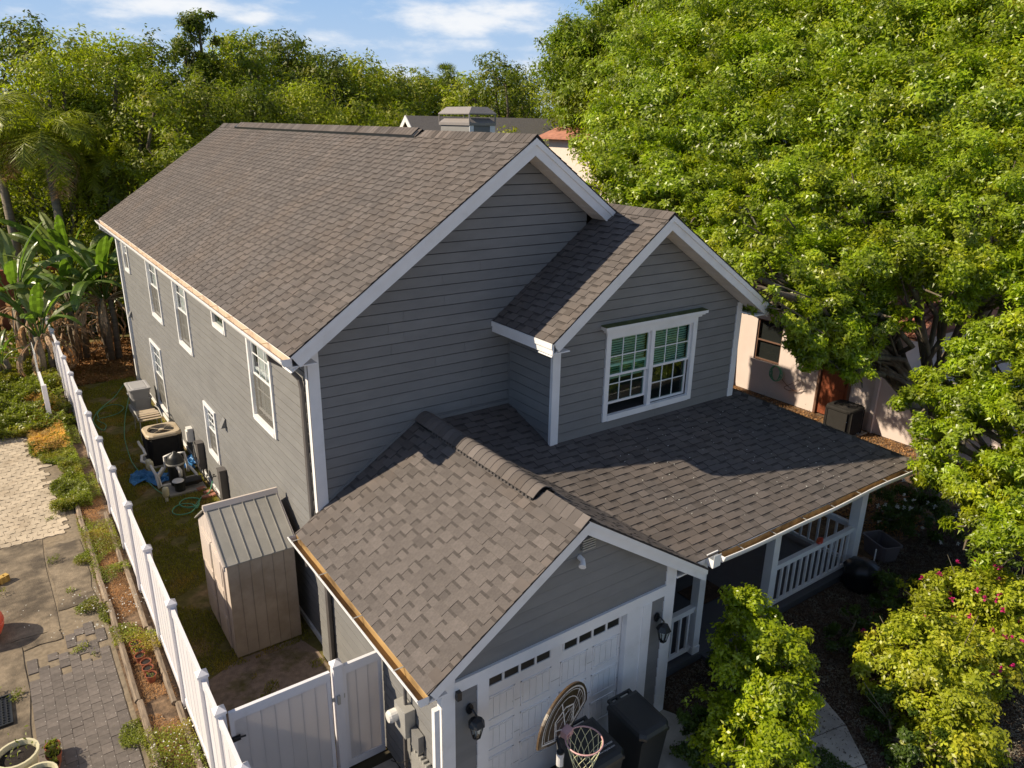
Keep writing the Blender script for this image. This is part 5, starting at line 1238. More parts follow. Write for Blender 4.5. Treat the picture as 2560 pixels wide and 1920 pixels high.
# barrel tile roof: left slope
tm = MB()
n = 6
for r_ in range(1): 
    V = []
    for k in range(n+1):
        a = math.pi*k/n; V += [(-.02, .095*math.cos(a), .075*math.sin(a)+.012), (.40, .085*math.cos(a), .065*math.sin(a))]
    tm.add(V, [(2*k, 2*k+2, 2*k+3, 2*k+1) for k in range(n)]+[tuple(2*k for k in range(n+1))])
tmesh = tm.mesh('clay_tile', 'clay')
m_ = MB(); m_.add([(-.6,-4.7,3.29),(-.6,12.6,3.29),(5.0,12.6,5.3),(5.0,-4.7,5.3),(10.9,-4.7,3.29),(10.9,12.6,3.29)], [(0,1,2,3),(3,2,5,4),(0,3,4),(1,2,5)]); nr = m_.build('tiled_roof', 'clay', nh)
allt = MB(); na = 0; sl = 2.01/5.6
for i in range(15):
    for j in range(80):
        x = -.6+i*.37; y = -4.6+j*.215; z = 3.30+(x+.6)*sl
        if na < 290 and 2.5 > y > -3.5 and i < 11:
            o = link('clay_tile', tmesh, nr); o.location = (x, y, z); o.rotation_euler = (rng.uniform(-.03,.03), -math.atan(sl), 0); na += 1
        else:
            R_ = Matrix.Rotation(-math.atan(sl), 3, 'Y'); allt.ca = rng.random()
            allt.add([tuple(R_ @ Vector(v_)+Vector((x, y, z))) for v_ in tm.v], tm.f)
tag(allt.build('clay_tile_course', 'clay', nh), kind='stuff')
tag(MB().box(NX-.9,NX-.5,4.7,5.0,0,.01).build('stepping_stone', 'concrete'), 'flat stone beside the pink house wall', 'stone')

# far houses
def far_house(name, label, x, y, w_, d_, hw, hr, rz, wallm, roofm, trim='white'):
    t = thing(name, label, 'house', (x, y, 0), rz)
    m_ = MB(); m_.box(-w_/2, w_/2, -d_/2, d_/2, 0, hw); m_.prism([(-w_/2,-d_/2,hw),(w_/2,-d_/2,hw),(0,-d_/2,hr-.1)], (0,d_,0)); m_.build('wall', wallm, t)
    s = (hr-hw)/(w_/2); o_ = .4
    for sg in (-1, 1):
        m_ = MB(); xe = sg*(w_/2+o_); ze = hw-s*o_
        m_.hexa([(xe,-d_/2-o_,ze),(0,-d_/2-o_,hr),(0,d_/2+o_,hr),(xe,d_/2+o_,ze),(xe,-d_/2-o_,ze+.08),(0,-d_/2-o_,hr+.08),(0,d_/2+o_,hr+.08),(xe,d_/2+o_,ze+.08)]); m_.build('roof', roofm, t)
        m_ = MB(); yy = -d_/2-o_-.03
        m_.hexa([(xe,yy,ze-.22),(0,yy,hr-.22),(0,yy+.05,hr-.22),(xe,yy+.05,ze-.22),(xe,yy,ze+.09),(0,yy,hr+.09),(0,yy+.05,hr+.09),(xe,yy+.05,ze+.09)]); m_.build('rake_board', trim, t)
    m_ = MB(); m_.box(-.45,.45,-d_/2-.06,-d_/2+.02,hw-1.6,hw-.4); w2 = m_.build('window', trim, t); m_ = MB(); m_.box(-.37,.37,-d_/2-.08,-d_/2-.06,hw-1.52,hw-.48); m_.build('pane', 'black', w2)
    return t
M['farroof'] = mat('far_shingle', (.155, .14, .13), .95, var=.3, scale=12, stretch=(1,1,6)); M['yellowwall'] = mat('yellow_siding', (.40, .30, .12), .8)
M['cream_wall'] = mat('cream_stucco', (.70, .60, .52), .9, var=.05)
far_house('gabled_house', 'distant yellowish house with white gable trim and brown roof behind the chimney', 22.5, 27.4, 6.0, 12, 6.3, 8.9, -1.61, 'yellowwall', 'farroof')
far_house('cream_house', 'distant cream stucco house glimpsed between the trees behind the main gable', 21.6, 14.0, 8.0, 6, 8.2, 9.6, 0, 'cream_wall', 'clay')
far_house('brown_house', 'low brown roofed house hidden among trees behind the banana plants', 5.0, 36.0, 9, 9, 3.2, 5.4, -.2, 'cream_wall', 'farroof')
oc = thing('orange_wall', 'weathered orange wall glimpsed behind the banana plants', 'wall', (-2.6,26,0)); m_ = MB(); m_.box(-1.6,1.9,0,.25,0,2.7); m_.build('wall_face', 'terracotta', oc); m_ = MB(); m_.box(.4,2.9,-1.2,-.9,0,1.5); m_.build('white_panel', 'white', oc)

# ================================================================== VEGETATION
def fol(n, lobes, g, ln, wd, tri, shell=(.72, 1.06), clump=.30, up=.55, zmin=-.55, per=None, sq=1.0, cull=0, cull_s=.42):
    """leaves on clumps over the surface of the lobes -> (quads, rnd)"""
    Ls = np.array(lobes, float); wts = Ls[:, 3]**2; wts = wts/wts.sum(); Vs = []; Rn = []
    for (x, y, z, r), wt in zip(Ls, wts):
        k = max(6, int(n*wt)); nc = max(5, int(26*r*r)) if per is None else max(4, int(per*r*r))
        d = unit(g.normal(size=(nc*3, 3))); d = d[d[:, 2] > zmin][:nc]; nc = len(d)
        cc = d*r*g.uniform(shell[0], shell[1], (nc, 1)); cr = clump*g.uniform(.6, 1.35, nc)*min(1.2, r**.4)
        ci = g.integers(0, nc, k); dd = unit(g.normal(size=(k, 3)))*(g.random((k, 1))**.45)
        P = cc[ci]+dd*cr[ci][:, None]*np.array([1.15, 1.15, .75]); P[:, 2] *= sq
        if cull:
            Q = (P+np.array([x, y, z]))/(cull_s*1.15)
            nz = (np.sin(Q[:,0]*1.7+1.3*np.sin(Q[:,1]*1.3))+np.sin(Q[:,1]*1.9+1.1*np.sin(Q[:,2]*1.5))+np.sin(Q[:,2]*2.1+1.2*np.sin(Q[:,0]*1.1))+.7*np.sin(Q[:,0]*4.1+Q[:,2]*3.3)+.7*np.sin(Q[:,1]*4.3-Q[:,2]*2.9))/4.4
            keep = nz > cull+g.normal(0, .07, k); P, dd, ci = P[keep], dd[keep], ci[keep]; k = len(P)
        Nn = unit(unit(P)*.55+dd*.35+np.array([0, 0, up])+g.normal(size=(k, 3))*.42)
        Vs.append(leaves(P+np.array([x, y, z]), Nn, ln, wd, g, tri=tri)); tone = g.random(nc)
        Rn.append(np.clip(.5*tone[ci]+.5*g.random(k), 0, 1))
    return np.concatenate(Vs), np.concatenate(Rn)
def limbs(mb, base, lobes, r0, rr, fork=.35, twigs=4, seg=5):
    base = Vector(base); cen = Vector((0, 0, 0)); W_ = 0
    for x, y, z, r in lobes: cen += Vector((x, y, z))*r; W_ += r
    cen /= W_; fk = base.lerp(Vector((cen.x*.5+base.x*.5, cen.y*.5+base.y*.5, cen.z)), fork)
    def wig(a, b, ra, rb, n=seg, am=.06):
        pts, rs = [], []; L_ = (b-a).length
        for i in range(n+1):
            f = i/n; o = Vector((rr.uniform(-1, 1), rr.uniform(-1, 1), rr.uniform(-.5, .5)))*L_*am*(0 if i in (0, n) else 1)
            pts.append(a.lerp(b, f)+o+Vector((0, 0, math.sin(f*math.pi)*L_*.05))); rs.append(ra+(rb-ra)*f)
        mb.tube(pts, rs, 7 if ra > .1 else 5, cap=False); return pts
    mb.tube([base-Vector((0,0,.1)), base.lerp(fk, .15), base.lerp(fk, .6)+Vector((r0*.3,0,0)), fk], [r0*1.5, r0*1.05, r0*.9, r0*.8], 10)
    for x, y, z, r in lobes:
        c = Vector((x, y, z)); p = wig(fk, c, r0*.42, .05+.02*r)
        for k in range(twigs):
            a = p[rr.randint(2, seg)]; e = c+Vector((rr.gauss(0,1), rr.gauss(0,1), rr.gauss(.1,.8))).normalized()*r*.9
            wig(a, e, .035+.012*r, .012, 3, .1)
def tree(label, base, lobes, n, ln, wd, m_, seed, r0=.25, tri=True, group=None, fork=.35, twigs=4, name='oak_tree', cat='tree', clump=.32, per=None, zmin=-.55, shell=(.72,1.06), up=.55, extra=None, cull=0, cull_s=.42):
    t = thing(name, label, cat, base, 0, group); g = np.random.default_rng(seed); rr = random.Random(seed)
    loc = [(x-base[0], y-base[1], z-base[2], r) for x, y, z, r in lobes]
    mb = MB(); limbs(mb, (0,0,0), loc, r0, rr, fork, twigs); 
    if extra: extra(mb)
    mb.build('trunk', 'bark', t, smooth=True)
    V, rn = fol(n, loc, g, ln, wd, tri, clump=clump, per=per, zmin=zmin, shell=shell, up=up, cull=cull, cull_s=cull_s)
    quads('crown', V, m_, t, rn); return t

OAK_A=[(9.30,-1.50,5.45,.62),(10.18,-2.03,5.01,0.80),(10.46,-1.40,5.73,0.90),(11.25,-1.95,5.75,1.00),(10.56,-2.48,4.57,0.50),(12.04,-2.51,5.76,1.10),(11.14,-2.55,5.09,0.60),(12.69,-3.05,6.18,1.20),(10.29,-0.30,6.17,0.90),(10.52,0.93,6.40,0.80),(11.86,0.49,7.01,1.10),(12.55,-0.66,6.67,1.30),(13.47,-1.72,6.94,1.30),(14.24,-2.68,7.19,1.40),(13.56,-3.91,6.23,1.20),(12.96,-3.79,5.51,0.80),(8.71,-1.26,5.88,0.40),(8.47,-1.41,5.43,0.30),(9.32,-1.29,5.92,0.50),(9.39,-1.79,5.16,0.50),(9.24,-0.42,5.98,0.50),(10.11,0.80,6.03,0.70),(11.14,2.61,6.51,0.90),(10.54,0.42,6.46,0.80),(11.75,2.58,6.83,0.90),(8.55,-1.95,5.45,.36),(8.9,-2.05,5.2,.4),(8.35,-1.8,5.78,.24),(9.2,-2.2,5.0,.4),(9.65,-2.16,4.44,0.45),(9.99,-2.32,4.62,0.50),(10.03,-2.26,4.21,0.38),(10.46,-2.64,4.04,0.42),(9.43,-1.90,4.65,0.32),(9.14,-1.67,5.02,0.33),(9.70,-2.08,4.70,0.40)]
OAK_A2=[(11.13,-4.15,4.06,0.60),(10.70,-3.99,3.71,0.45),(11.55,-4.57,4.38,0.80),(11.89,-4.90,4.78,0.80),(10.39,-4.51,3.20,0.55),(10.80,-4.92,3.53,0.80),(10.95,-5.41,3.85,0.80),(10.08,-5.01,2.72,0.55),(10.18,-5.59,2.75,0.75),(10.20,-6.08,2.87,0.80),(9.64,-5.73,2.15,0.50),(9.70,-6.30,2.14,0.60),(11.9,-5.9,4.2,1.0),(12.4,-5.4,5.2,1.0)]
OAK_B=[(11.73,4.04,7.18,0.90),(12.08,5.32,7.71,0.90),(12.32,6.53,7.91,0.80),(13.63,6.89,7.89,1.60),(13.61,8.36,8.26,1.20),(14.77,6.55,8.98,1.90),(15.80,8.86,10.02,1.80),(16.54,7.15,10.28,2.00),(13.81,4.15,7.87,1.70),(10.87,5.28,7.12,0.90),(11.38,4.18,6.94,1.10),(11.78,3.23,6.88,1.10),(16.00,4.44,9.14,2.00),(17.89,6.50,11.00,2.00),(14.38,2.43,7.82,1.60),(17.49,3.73,9.94,2.00),(18.77,8.87,11.94,2.00),(19.77,7.01,12.29,2.00),(18.45,10.24,11.57,1.70),(18.88,11.69,12.65,1.60),(19.90,8.85,13.78,2.20),(21.06,6.73,13.77,2.20)]
OAK_C=[(15.52,1.23,8.44,1.80),(16.32,0.12,8.69,1.80),(16.96,-0.89,8.93,1.80),(17.90,2.33,10.40,2.00),(18.88,1.07,10.63,2.00),(18.95,-0.35,10.44,2.00),(18.65,3.78,12.02,2.00),(20.42,2.76,12.57,2.10),(20.88,0.96,12.18,2.10),(17.61,-1.95,9.05,1.60),(16.28,-2.86,7.74,1.30),(19.78,-1.46,10.76,2.00),(14.62,-0.42,7.63,1.20),(15.48,-1.58,7.89,1.20)]
TREE_D=[(20.28,17.77,11.02,2.18),(22.35,18.43,12.95,2.02),(22.46,16.49,11.66,2.52),(19.0,15.38,9.39,1.85),(19.6,13.66,9.39,2.02),(23.38,16.36,12.87,2.18),(23.75,17.79,13.8,1.85),(20.74,19.12,11.9,1.34),(24.56,15.87,13.68,2.18),(22.77,14.62,10.82,2.18)]
def limbsA(mb):
    b = Vector((14.8,-2.7,0))
    def T(pts, rs): mb.tube([Vector(p)-b for p in pts], rs, 9, cap=False)
    T([(13.9,-2.5,2.2),(13.73,-2.41,2.5),(13.34,-1.60,3.36),(12.95,-1.16,3.95),(12.2,-1.2,4.8),(11.3,-1.8,5.3)], [.13,.12,.11,.10,.08,.05])
    T([(14.8,-2.7,0),(14.4,-2.6,1.2),(13.9,-2.5,2.2)], [.26,.22,.15])
    T([(14.4,-2.6,1.3),(14.1,-2.1,2.6),(13.4,-1.7,3.9),(12.6,-1.2,5.2)], [.12,.10,.08,.05])
    T([(14.6,-2.8,1.0),(14.7,-3.0,2.9),(14.4,-3.2,4.6),(14.0,-3.2,6.2)], [.20,.18,.15,.10])
    T([(14.6,-2.7,1.6),(14.5,-2.2,3.2),(13.9,-1.9,4.9),(13.4,-1.6,6.4)], [.14,.13,.10,.07])
tree('big bright oak whose limbs reach over the right end of the porch roof', (14.8,-2.7,0), OAK_A, 420000, .088, .050, 'oak', 11, .14, tri=True, extra=limbsA, fork=.45, per=70, clump=.25, shell=(.5,1.12), up=.3, cull=-.04)
tree('low hanging oak at the right edge in front of the porch end', (13.6,-6.2,0), OAK_A2, 230000, .082, .046, 'oak', 12, .15, tri=True, per=90, clump=.22, shell=(.5,1.15), up=.3, cull=-.06, cull_s=.35)
tree('broad oak behind the wing, above the clay tiled roof', (17.0,6.0,0), OAK_B, 400000, .125, .065, 'oak', 13, .3, per=48, clump=.32, shell=(.5,1.18), up=.3, cull=-.0, cull_s=.55)
tree('tall oak rising to the upper right corner behind the nearer oak', (19.0,-1.8,0), OAK_C, 330000, .115, .06, 'oak', 14, .3, per=48, clump=.32, shell=(.5,1.18), up=.3, cull=-.0, cull_s=.55)
tree('dark oak standing against the sky just right of the gap in the treeline', (19.5,17.5,0), TREE_D, 200000, .17, .09, 'oak_dark', 15, .35, per=24, clump=.42, shell=(.5,1.18), up=.3, cull=-.15, cull_s=.7)

# background treeline
BG = [(-0.7,36.3,13.3,7),(-0.1,27.4,11.7,6),(1.6,31.7,12.3,6),(2.4,28.4,12.0,7),(4.5,32.2,12.3,7),(7.6,36.0,14.0,5.5),(10.8,41.3,13.7,8),(10.7,35.9,13.0,7),(15.5,43.3,14.0,9),(16.5,39.5,12.9,8),(20.0,42.2,12.8,8),(24.6,46.6,12.5,8),(30.5,53.0,13.0,9),(34.7,55.3,13.3,8),(30.8,44.6,12.2,7),(24.4,31.2,12.7,6),(29.0,35.4,11.9,6),(-8.0,31.0,11,6),(0.6,28.2,10.2,5),(3.2,24.5,10.3,6),(5.5,26.8,10.5,6),(8.3,28.7,10.5,7),(11.1,29.4,10.6,7),(14.7,31.9,9.8,7),(18.7,34.2,9.6,7),(24.0,35.6,9.6,5.5),(16.4,18.6,8.4,3.6),(2.2,27.5,7.6,4.5),(3.1,21.2,8.2,4.5),
      (-7,38,14,9),(-6,33,11,6),(38,48,13,10),(30,28,13.5,9),(36,36,14,9),(26,24,12.5,8)]
desc = ['leafy tree topping the treeline at the upper left corner','wispy light green tree left of the roof, close to the left edge','loose yellow green tree right of the wispy one','feathery bamboo like tree above the far left eave','dark rounded tree left of the tall bare topped tree','tall thin tree with an open airy crown above the treeline','broad tree just right of the tall airy one','rounded tree right of the airy one and lower in the line','wide tree behind the far end of the ridge','rounded tree above the middle of the roof ridge','olive tree above the ridge, right of the middle','distant olive tree where the treeline dips','hazy distant tree beneath the low clouds','far pale tree beside the fan palm','distant tree right of the fan palm','dark pointed tree right above the chimney','tree filling the notch right of the chimney tree','dense tree beyond the overgrown yard at the left edge','shadowed tree behind the banana plants','green tree right behind the feather palm','low spreading tree left of the far roof corner','dense tree touching the far roof corner','dense tree right behind the start of the ridge','low tree behind the middle of the ridge','low olive tree behind the ridge left of the gabled house','tree right in front of the gabled house','leafy tree right behind the chimney','dark undergrowth tree between palm and bananas','small tree behind the far banana clump',
      'tree beyond the left edge of the yard','low tree beyond the left yard edge','far tree hidden behind the dark oak','tree deep behind the dark oak','rear tree behind the upper right oaks','inner tree between the dark oak and the broad oak']
for i, (x, y, h, w_) in enumerate(BG):
    rr = random.Random(100+i); L_ = []; airy = i == 5; far = y > 38
    nl = 9 if not airy else 11
    for k in range(nl):
        f = k/(nl-1); zc = h*(.42+.50*f) if not airy else h*(.35+.58*f); rad = w_/2*math.sin(math.pi*(.30+.62*f))
        a = k*2.4+rr.random(); rl = w_*(.26-.07*f)*rr.uniform(.8, 1.2)*(.85 if airy else 1); off = rad*rr.uniform(.25, .75)
        L_.append((x+off*math.cos(a), y+off*math.sin(a), min(zc, h-rl*.8), rl))
    for k in range(5 if not airy else 2):
        a = k*1.26+rr.uniform(-.3,.3); L_.append((x+w_*.33*math.cos(a), y+w_*.33*math.sin(a), h*rr.uniform(.16,.36), w_*.24))
    top = L_[nl-1]; L_[nl-1] = (top[0], top[1], h-top[3]*.9, top[3])
    mt = ['far_leaf','far_dark','far_light','far_leaf'][i % 4]
    if i in (1,2,3): mt = 'far_light'
    if i in (0,4,8,15,17,18,27): mt = 'far_dark'
    ls = .17 if y < 30 else (.23 if y < 40 else .30)
    n = int(560*w_*w_*(.15/ls)**1.4*1.35)
    if i >= 29: n = int(n*.6)
    if airy: n = int(n*1.6)
    tree(desc[i], (x, y, 0), L_, n, ls, ls*.5, mt, 200+i, .16+h*.006, group='trees along the background treeline', twigs=4 if airy else 1, name='background_tree', per=14 if airy else 24, clump=.46, shell=(.5,1.12), up=.35, fork=.5 if airy else .3)
# distant woods closing the horizon
g = np.random.default_rng(9); Lw = []
for k in range(150):
    a = R(-50+k*1.2); d = g.uniform(75, 130); r = g.uniform(4, 6.5); Lw.append((-3.6+d*math.sin(a), -10+d*math.cos(a), g.uniform(2, 8.2)-r*.25, r))
for k in range(70):
    a = R(-50+k*2.4); d = g.uniform(70, 95); r = g.uniform(4, 6); Lw.append((-3.6+d*math.sin(a), -10+d*math.cos(a), 2.0, r))
V, rn = fol(150000, Lw, g, .65, .36, True, per=1.0, clump=1.4, zmin=-.2)
tag(quads('distant_woods', V, 'far_leaf', None, rn), kind='stuff')

# --- palms
def frond(mb, base, az, el, length, droop, n=14):
    pts = []; p = Vector(base); e = el; d = length/n
    for k in range(n+1):
        pts.append(p.copy()); p += Vector((math.cos(az)*math.cos(e), math.sin(az)*math.cos(e), math.sin(e)))*d; e -= droop/n*(1+k*.12)
    return pts
def feather_palm(name, label, base, h, lf, nf, seed, r0=.17):
    t = thing(name, label, 'palm tree', base); rr = random.Random(seed); g = np.random.default_rng(seed)
    mb = MB(); mb.tube([(0,0,0),(.05,0,h*.5),(0,0,h)], [r0*1.2, r0, r0*.8], 10); mb.tube([(0,0,h),(0,0,h+.8)], [r0*.7,.06], 8); mb.build('trunk', 'palmtrunk', t, smooth=True)
    for i in range(nf):
        el = rr.uniform(-.35, 1.25); az = i*2.399; pts = frond(None, (0,0,h+.5), az, el, lf*rr.uniform(.85,1.1), 1.7-.5*el*.3)
        mb = MB(); mb.tube(pts, [.028-.0016*k for k in range(len(pts))], 4, cap=False)
        Q = []; 
        for k in range(2, len(pts)-1):
            for q in range(6):
                P = pts[k].lerp(pts[k+1], q/6); d = (pts[k+1]-pts[k]).normalized()
                for s_ in (-1, 1):
                    sd_ = d.cross(Vector((0,0,1))).normalized()*s_; l_ = .62*lf/2.6*math.sin(math.pi*min(1,(k+1)/len(pts)*.9+.08))
                    dr = (sd_*rr.uniform(.5,.9)+d*.55+Vector((0,0,rr.uniform(-.5,.35)))).normalized()
                    tip = P+dr*l_-Vector((0,0,.14*l_)); w2 = d*.022
                    Q.append([P-w2, P+w2, P.lerp(tip, .5)+w2*.8, tip])
        fo = mb.build('frond_stem', 'palmleaf', t); V = np.array([[tuple(v) for v in q] for q in Q], float)
        quads('frond', V, 'deadfrond' if el < -.25 else 'palmleaf', t, g.random(len(V)))
    return t
feather_palm('feather_palm', 'feathery palm with drooping fronds near the left edge, behind the bananas', (-1.05,24.0,0), 7.3, 3.1, 26, 31)
feather_palm('feather_palm', 'paler feather palm cut by the left edge of the photo', (-2.6,25.5,0), 7.9, 2.9, 20, 32)
feather_palm('feather_palm', 'feather palm leaning behind the far corner of the roof', (1.1,25.6,0), 6.2, 2.7, 18, 33)
def fan_palm(label, base, h):
    t = thing('fan_palm', label, 'palm tree', base); rr = random.Random(4); g = np.random.default_rng(4)
    mb = MB(); mb.tube([(0,0,0),(.1,0,h)], [.25,.2], 8); mb.build('trunk', 'palmtrunk', t)
    Q = []
    for i in range(60):
        az = i*2.4; el = rr.uniform(-.7, 1.3); o = Vector((math.cos(az)*math.cos(el), math.sin(az)*math.cos(el), math.sin(el)))
        c = Vector((0,0,h))+o*1.0; sd_ = o.cross(Vector((0,0,1))).normalized()
        for k in range(9):
            a = (k-4)*.28; d = (o*math.cos(a)+sd_*math.sin(a)); tip = c+d*1.1-Vector((0,0,.25)); w2 = sd_*.07
            Q.append([c-w2*.3, c+w2*.3, c.lerp(tip,.55)+w2, tip])
        Q.append([Vector((0,0,h)), c, c+sd_*.03, Vector((0,0,h))+sd_*.03])
    V = np.array([[tuple(v) for v in q] for q in Q], float); quads('crown', V, 'far_dark', t, g.random(len(V)))
fan_palm('distant fan palm whose head pokes above the treeline under the clouds', (43.4,69.7,0), 13.5)

# --- banana / bird of paradise clumps; every big leaf is a part
def paddle_plant(label, base, h, nl, ls, seed, name='banana_plant', dead=6, lean=0):
    t = thing(name, label, 'plant', base, 0, 'paddle leaved plants beyond the end of the lawn'); rr = random.Random(seed)
    tz = h*.42
    for s_ in range(3):
        mb = MB(); a = s_*2.1; mb.tube([(.18*math.cos(a),.18*math.sin(a),0),(.25*math.cos(a+.3),.25*math.sin(a),tz*.6),(.2*math.cos(a)+lean,.2*math.sin(a),tz)], [.13,.10,.09], 8); mb.build('trunk', 'palmtrunk', t, smooth=True)
    for i in range(nl+dead):
        dd = i >= nl
        az = rr.uniform(0, 6.28) if dd else (i*2.399+rr.uniform(-.3,.3)); el = rr.uniform(1.0, 1.52) if not dd else rr.uniform(-.6,.8)
        st = (h-tz)*rr.uniform(.38,.52); L_ = ls*rr.uniform(.75,1.1)*(.62 if dd else .92); n = 12; wid = L_*.15*rr.uniform(.9,1.15)*(.6 if dd else 1)
        pts = frond(None, (lean+.1*math.cos(az),.1*math.sin(az),tz-.1), az, el, st+L_, (.45+1.5*(1.5-el)) if not dd else 1.5, n+6)
        mb = MB(); mb.tube(pts[:8], [.03,.028,.026,.024,.022,.02,.018,.016], 5, cap=False)
        bl = pts[6:]; m = len(bl); tw = rr.uniform(-.5,.5); roll = rr.uniform(-.4,.4)
        for s_ in (-1, 1):
            rows = []
            for k, p in enumerate(bl):
                f = k/(m-1); d = (bl[min(k+1,m-1)]-bl[max(k-1,0)]).normalized(); sd_ = d.cross(Vector((0,0,1)))
                sd_ = (sd_.normalized() if sd_.length > 1e-3 else Vector((1,0,0))); nn = sd_.cross(d).normalized()
                w_ = wid*math.sin(math.pi*min(1,(f*.93+.05)))**.55*(rr.uniform(.82,1.05) if not dd else rr.uniform(.4,1.1)); s2 = (sd_*s_*math.cos(roll)+nn*math.sin(roll)*s_)
                rows.append((p, p+s2*w_*.55+nn*w_*.16, p+s2*w_+nn*w_*(.10+tw*.2)-Vector((0,0,w_*.25 if not dd else w_*.8))))
            for k in range(m-1):
                if rr.random() < .12 and 1 < k < m-2 or (dd and rr.random() < .3): 
                    g_ = .8
                else: g_ = 1
                a, b = rows[k], rows[k+1]
                mb.ca = rr.random()
                b2 = (b[0], a[1].lerp(b[1], g_), a[2].lerp(b[2], g_))
                mb.add([a[0], a[1], b2[1], b2[0]], [(0,1,2,3)]); mb.add([a[1], a[2], b2[2], b2[1]], [(0,1,2,3)])
        mb.build('dead_leaf' if dd else 'leaf', 'deadfrond' if dd else ('paddle_pale' if i % 3 == 0 else 'paddle'), t)
    return t
paddle_plant('tall paddle leaved plant at the end of the white fence, with brown hanging leaves', (-1.35,20.8,0), 4.6, 14, 1.9, 41, dead=18)
paddle_plant('upright paddle leaved plant behind the fence end, leaves against the palm', (-1.15,22.6,0), 6.4, 15, 1.9, 42, dead=12)
paddle_plant('paddle leaved plant touching the far corner of the house eave', (-.35,20.2,0), 5.7, 14, 1.7, 43, dead=18)
paddle_plant('pale leaved banana plant at the left edge beyond the fence', (-3.0,20.8,0), 5.5, 12, 1.9, 44, dead=12)
paddle_plant('low broad leaved plant in front at the fence end', (-2.6,19.0,0), 3.7, 12, 1.7, 45, dead=14)
paddle_plant('large leaved plant rising behind the far roof edge', (2.5,24.0,0), 7.4, 16, 2.0, 46, dead=3)
paddle_plant('second large leaved plant just above the far roof corner', (4.3,26.0,0), 8.1, 12, 1.7, 47, dead=3)
paddle_plant('small banana sprout among the weeds at the left edge', (-3.9,19.6,0), 1.7, 7, 1.0, 48, dead=3, name='banana_sprout')
paddle_plant('low paddle plant beside the far house corner', (-.2,22.9,0), 2.6, 9, 1.2, 49, dead=5)

# --- shrubs
def shrub(label, base, lobes, n, ln, wd, m_, seed, cat='shrub', per=60, clump=.13, name='shrub', grp=None, flowers=None, fm=None, fn=0, cull=-.12, cull_s=.17):
    t = thing(name, label, cat, base, 0, grp); g = np.random.default_rng(seed); rr = random.Random(seed)
    loc = [(x-base[0], y-base[1], z-base[2], r) for x, y, z, r in lobes]
    mb = MB()
    for x, y, z, r in loc:
        mb.tube([(rr.uniform(-.08,.08), rr.uniform(-.08,.08), 0), (x*.4, y*.4, z*.5), (x, y, z)], [.028,.02,.01], 5, cap=False)
        for k in range(4): mb.tube([(x*.8, y*.8, z*.8), (x+rr.gauss(0,r*.5), y+rr.gauss(0,r*.5), z+rr.gauss(0,r*.5))], [.010,.004], 4, cap=False)
    mb.build('stems', 'bark', t)
    V, rn = fol(n, loc, g, ln, wd, False, per=per, clump=clump, shell=(.55,1.05), zmin=-.8, up=.35, cull=cull, cull_s=cull_s); quads('foliage', V, m_, t, rn)
    if fn:
        for k in range(fn):
            x, y, z, r = loc[g.integers(0, len(loc))]; d = unit(g.normal(size=3)+[-.3,-.5,.9]); c = Vector((x, y, z))+Vector(d)*r*1.05
            mb = MB()
            for q in range(9):
                a = q*.7; dv = Vector(unit(d*.6+g.normal(size=3)*.75)); sd_ = dv.cross(Vector((0,0,1))).normalized()*.022; P = c
                mb.ca = float(g.random()); mb.add([P, P+dv*.03-sd_, P+dv*.062, P+dv*.03+sd_], [(0,1,2,3)])
            mb.build('flower', fm, t)
    return t
S1=[(3.60,-5.35,.85,.42),(3.55,-5.75,.55,.42),(4.45,-5.25,1.75,.42),(4.5,-5.0,1.5,.45),(4.35,-5.75,1.25,.45),(3.95,-6.1,.6,.45),(4.67,-5.01,1.94,0.40),(4.67,-4.82,2.07,0.34),(4.71,-5.43,1.63,0.42),(4.27,-5.07,1.43,0.40),(4.55,-5.76,1.21,0.42),(4.25,-5.45,1.13,0.45),(4.12,-5.96,0.95,0.45),(3.86,-5.73,0.84,0.42),(3.72,-5.50,0.75,0.36),(3.79,-6.00,0.80,0.40),(4.3,-5.6,.6,.45),(4.5,-5.2,.9,.4)]
S2=[(7.43,-5.82,0.68,0.50),(7.83,-6.21,0.75,0.60),(6.93,-5.83,0.55,0.42),(7.12,-6.32,0.58,0.55),(7.72,-6.58,0.66,0.60),(6.84,-6.71,0.45,0.50),(7.18,-6.96,0.5,0.50),(6.40,-6.98,0.33,0.45),(6.74,-7.29,0.36,0.50),(6.26,-7.38,0.30,0.42)]
S3=[(8.95,-5.55,0.80,0.50),(9.40,-5.94,0.95,0.60),(9.71,-6.40,1.00,0.60),(9.45,-6.85,0.73,0.60),(8.98,-6.42,0.66,0.60),(8.68,-6.80,0.49,0.50),(8.90,-5.85,0.62,0.50)]
shrub('tall glossy bright green shrub between garage and front walkway', (4.35,-5.5,0), S1, 70000, .068, .036, 'shrub', 61, per=110, clump=.22)
shrub('wide yellow green shrub right of the front walkway', (7.1,-6.5,0), S2, 50000, .074, .040, 'shrub_yel', 62, per=90, clump=.22)
shrub('bright azalea shrub with pink flowers at the right edge', (9.2,-6.3,0), S3, 40000, .074, .040, 'shrub_yel', 63, per=90, clump=.22, name='azalea_shrub', fm='petal_pink', fn=34)
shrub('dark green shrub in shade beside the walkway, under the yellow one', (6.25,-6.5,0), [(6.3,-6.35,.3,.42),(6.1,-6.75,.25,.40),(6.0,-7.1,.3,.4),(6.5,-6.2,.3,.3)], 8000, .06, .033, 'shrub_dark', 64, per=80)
shrub('low shaded bush left of the tall bright shrub, near the garage corner', (3.55,-5.2,0), [(3.5,-5.1,.45,.36),(3.35,-5.4,.35,.32),(3.75,-4.9,.4,.3)], 6000, .06, .033, 'shrub_dark', 65, per=80)
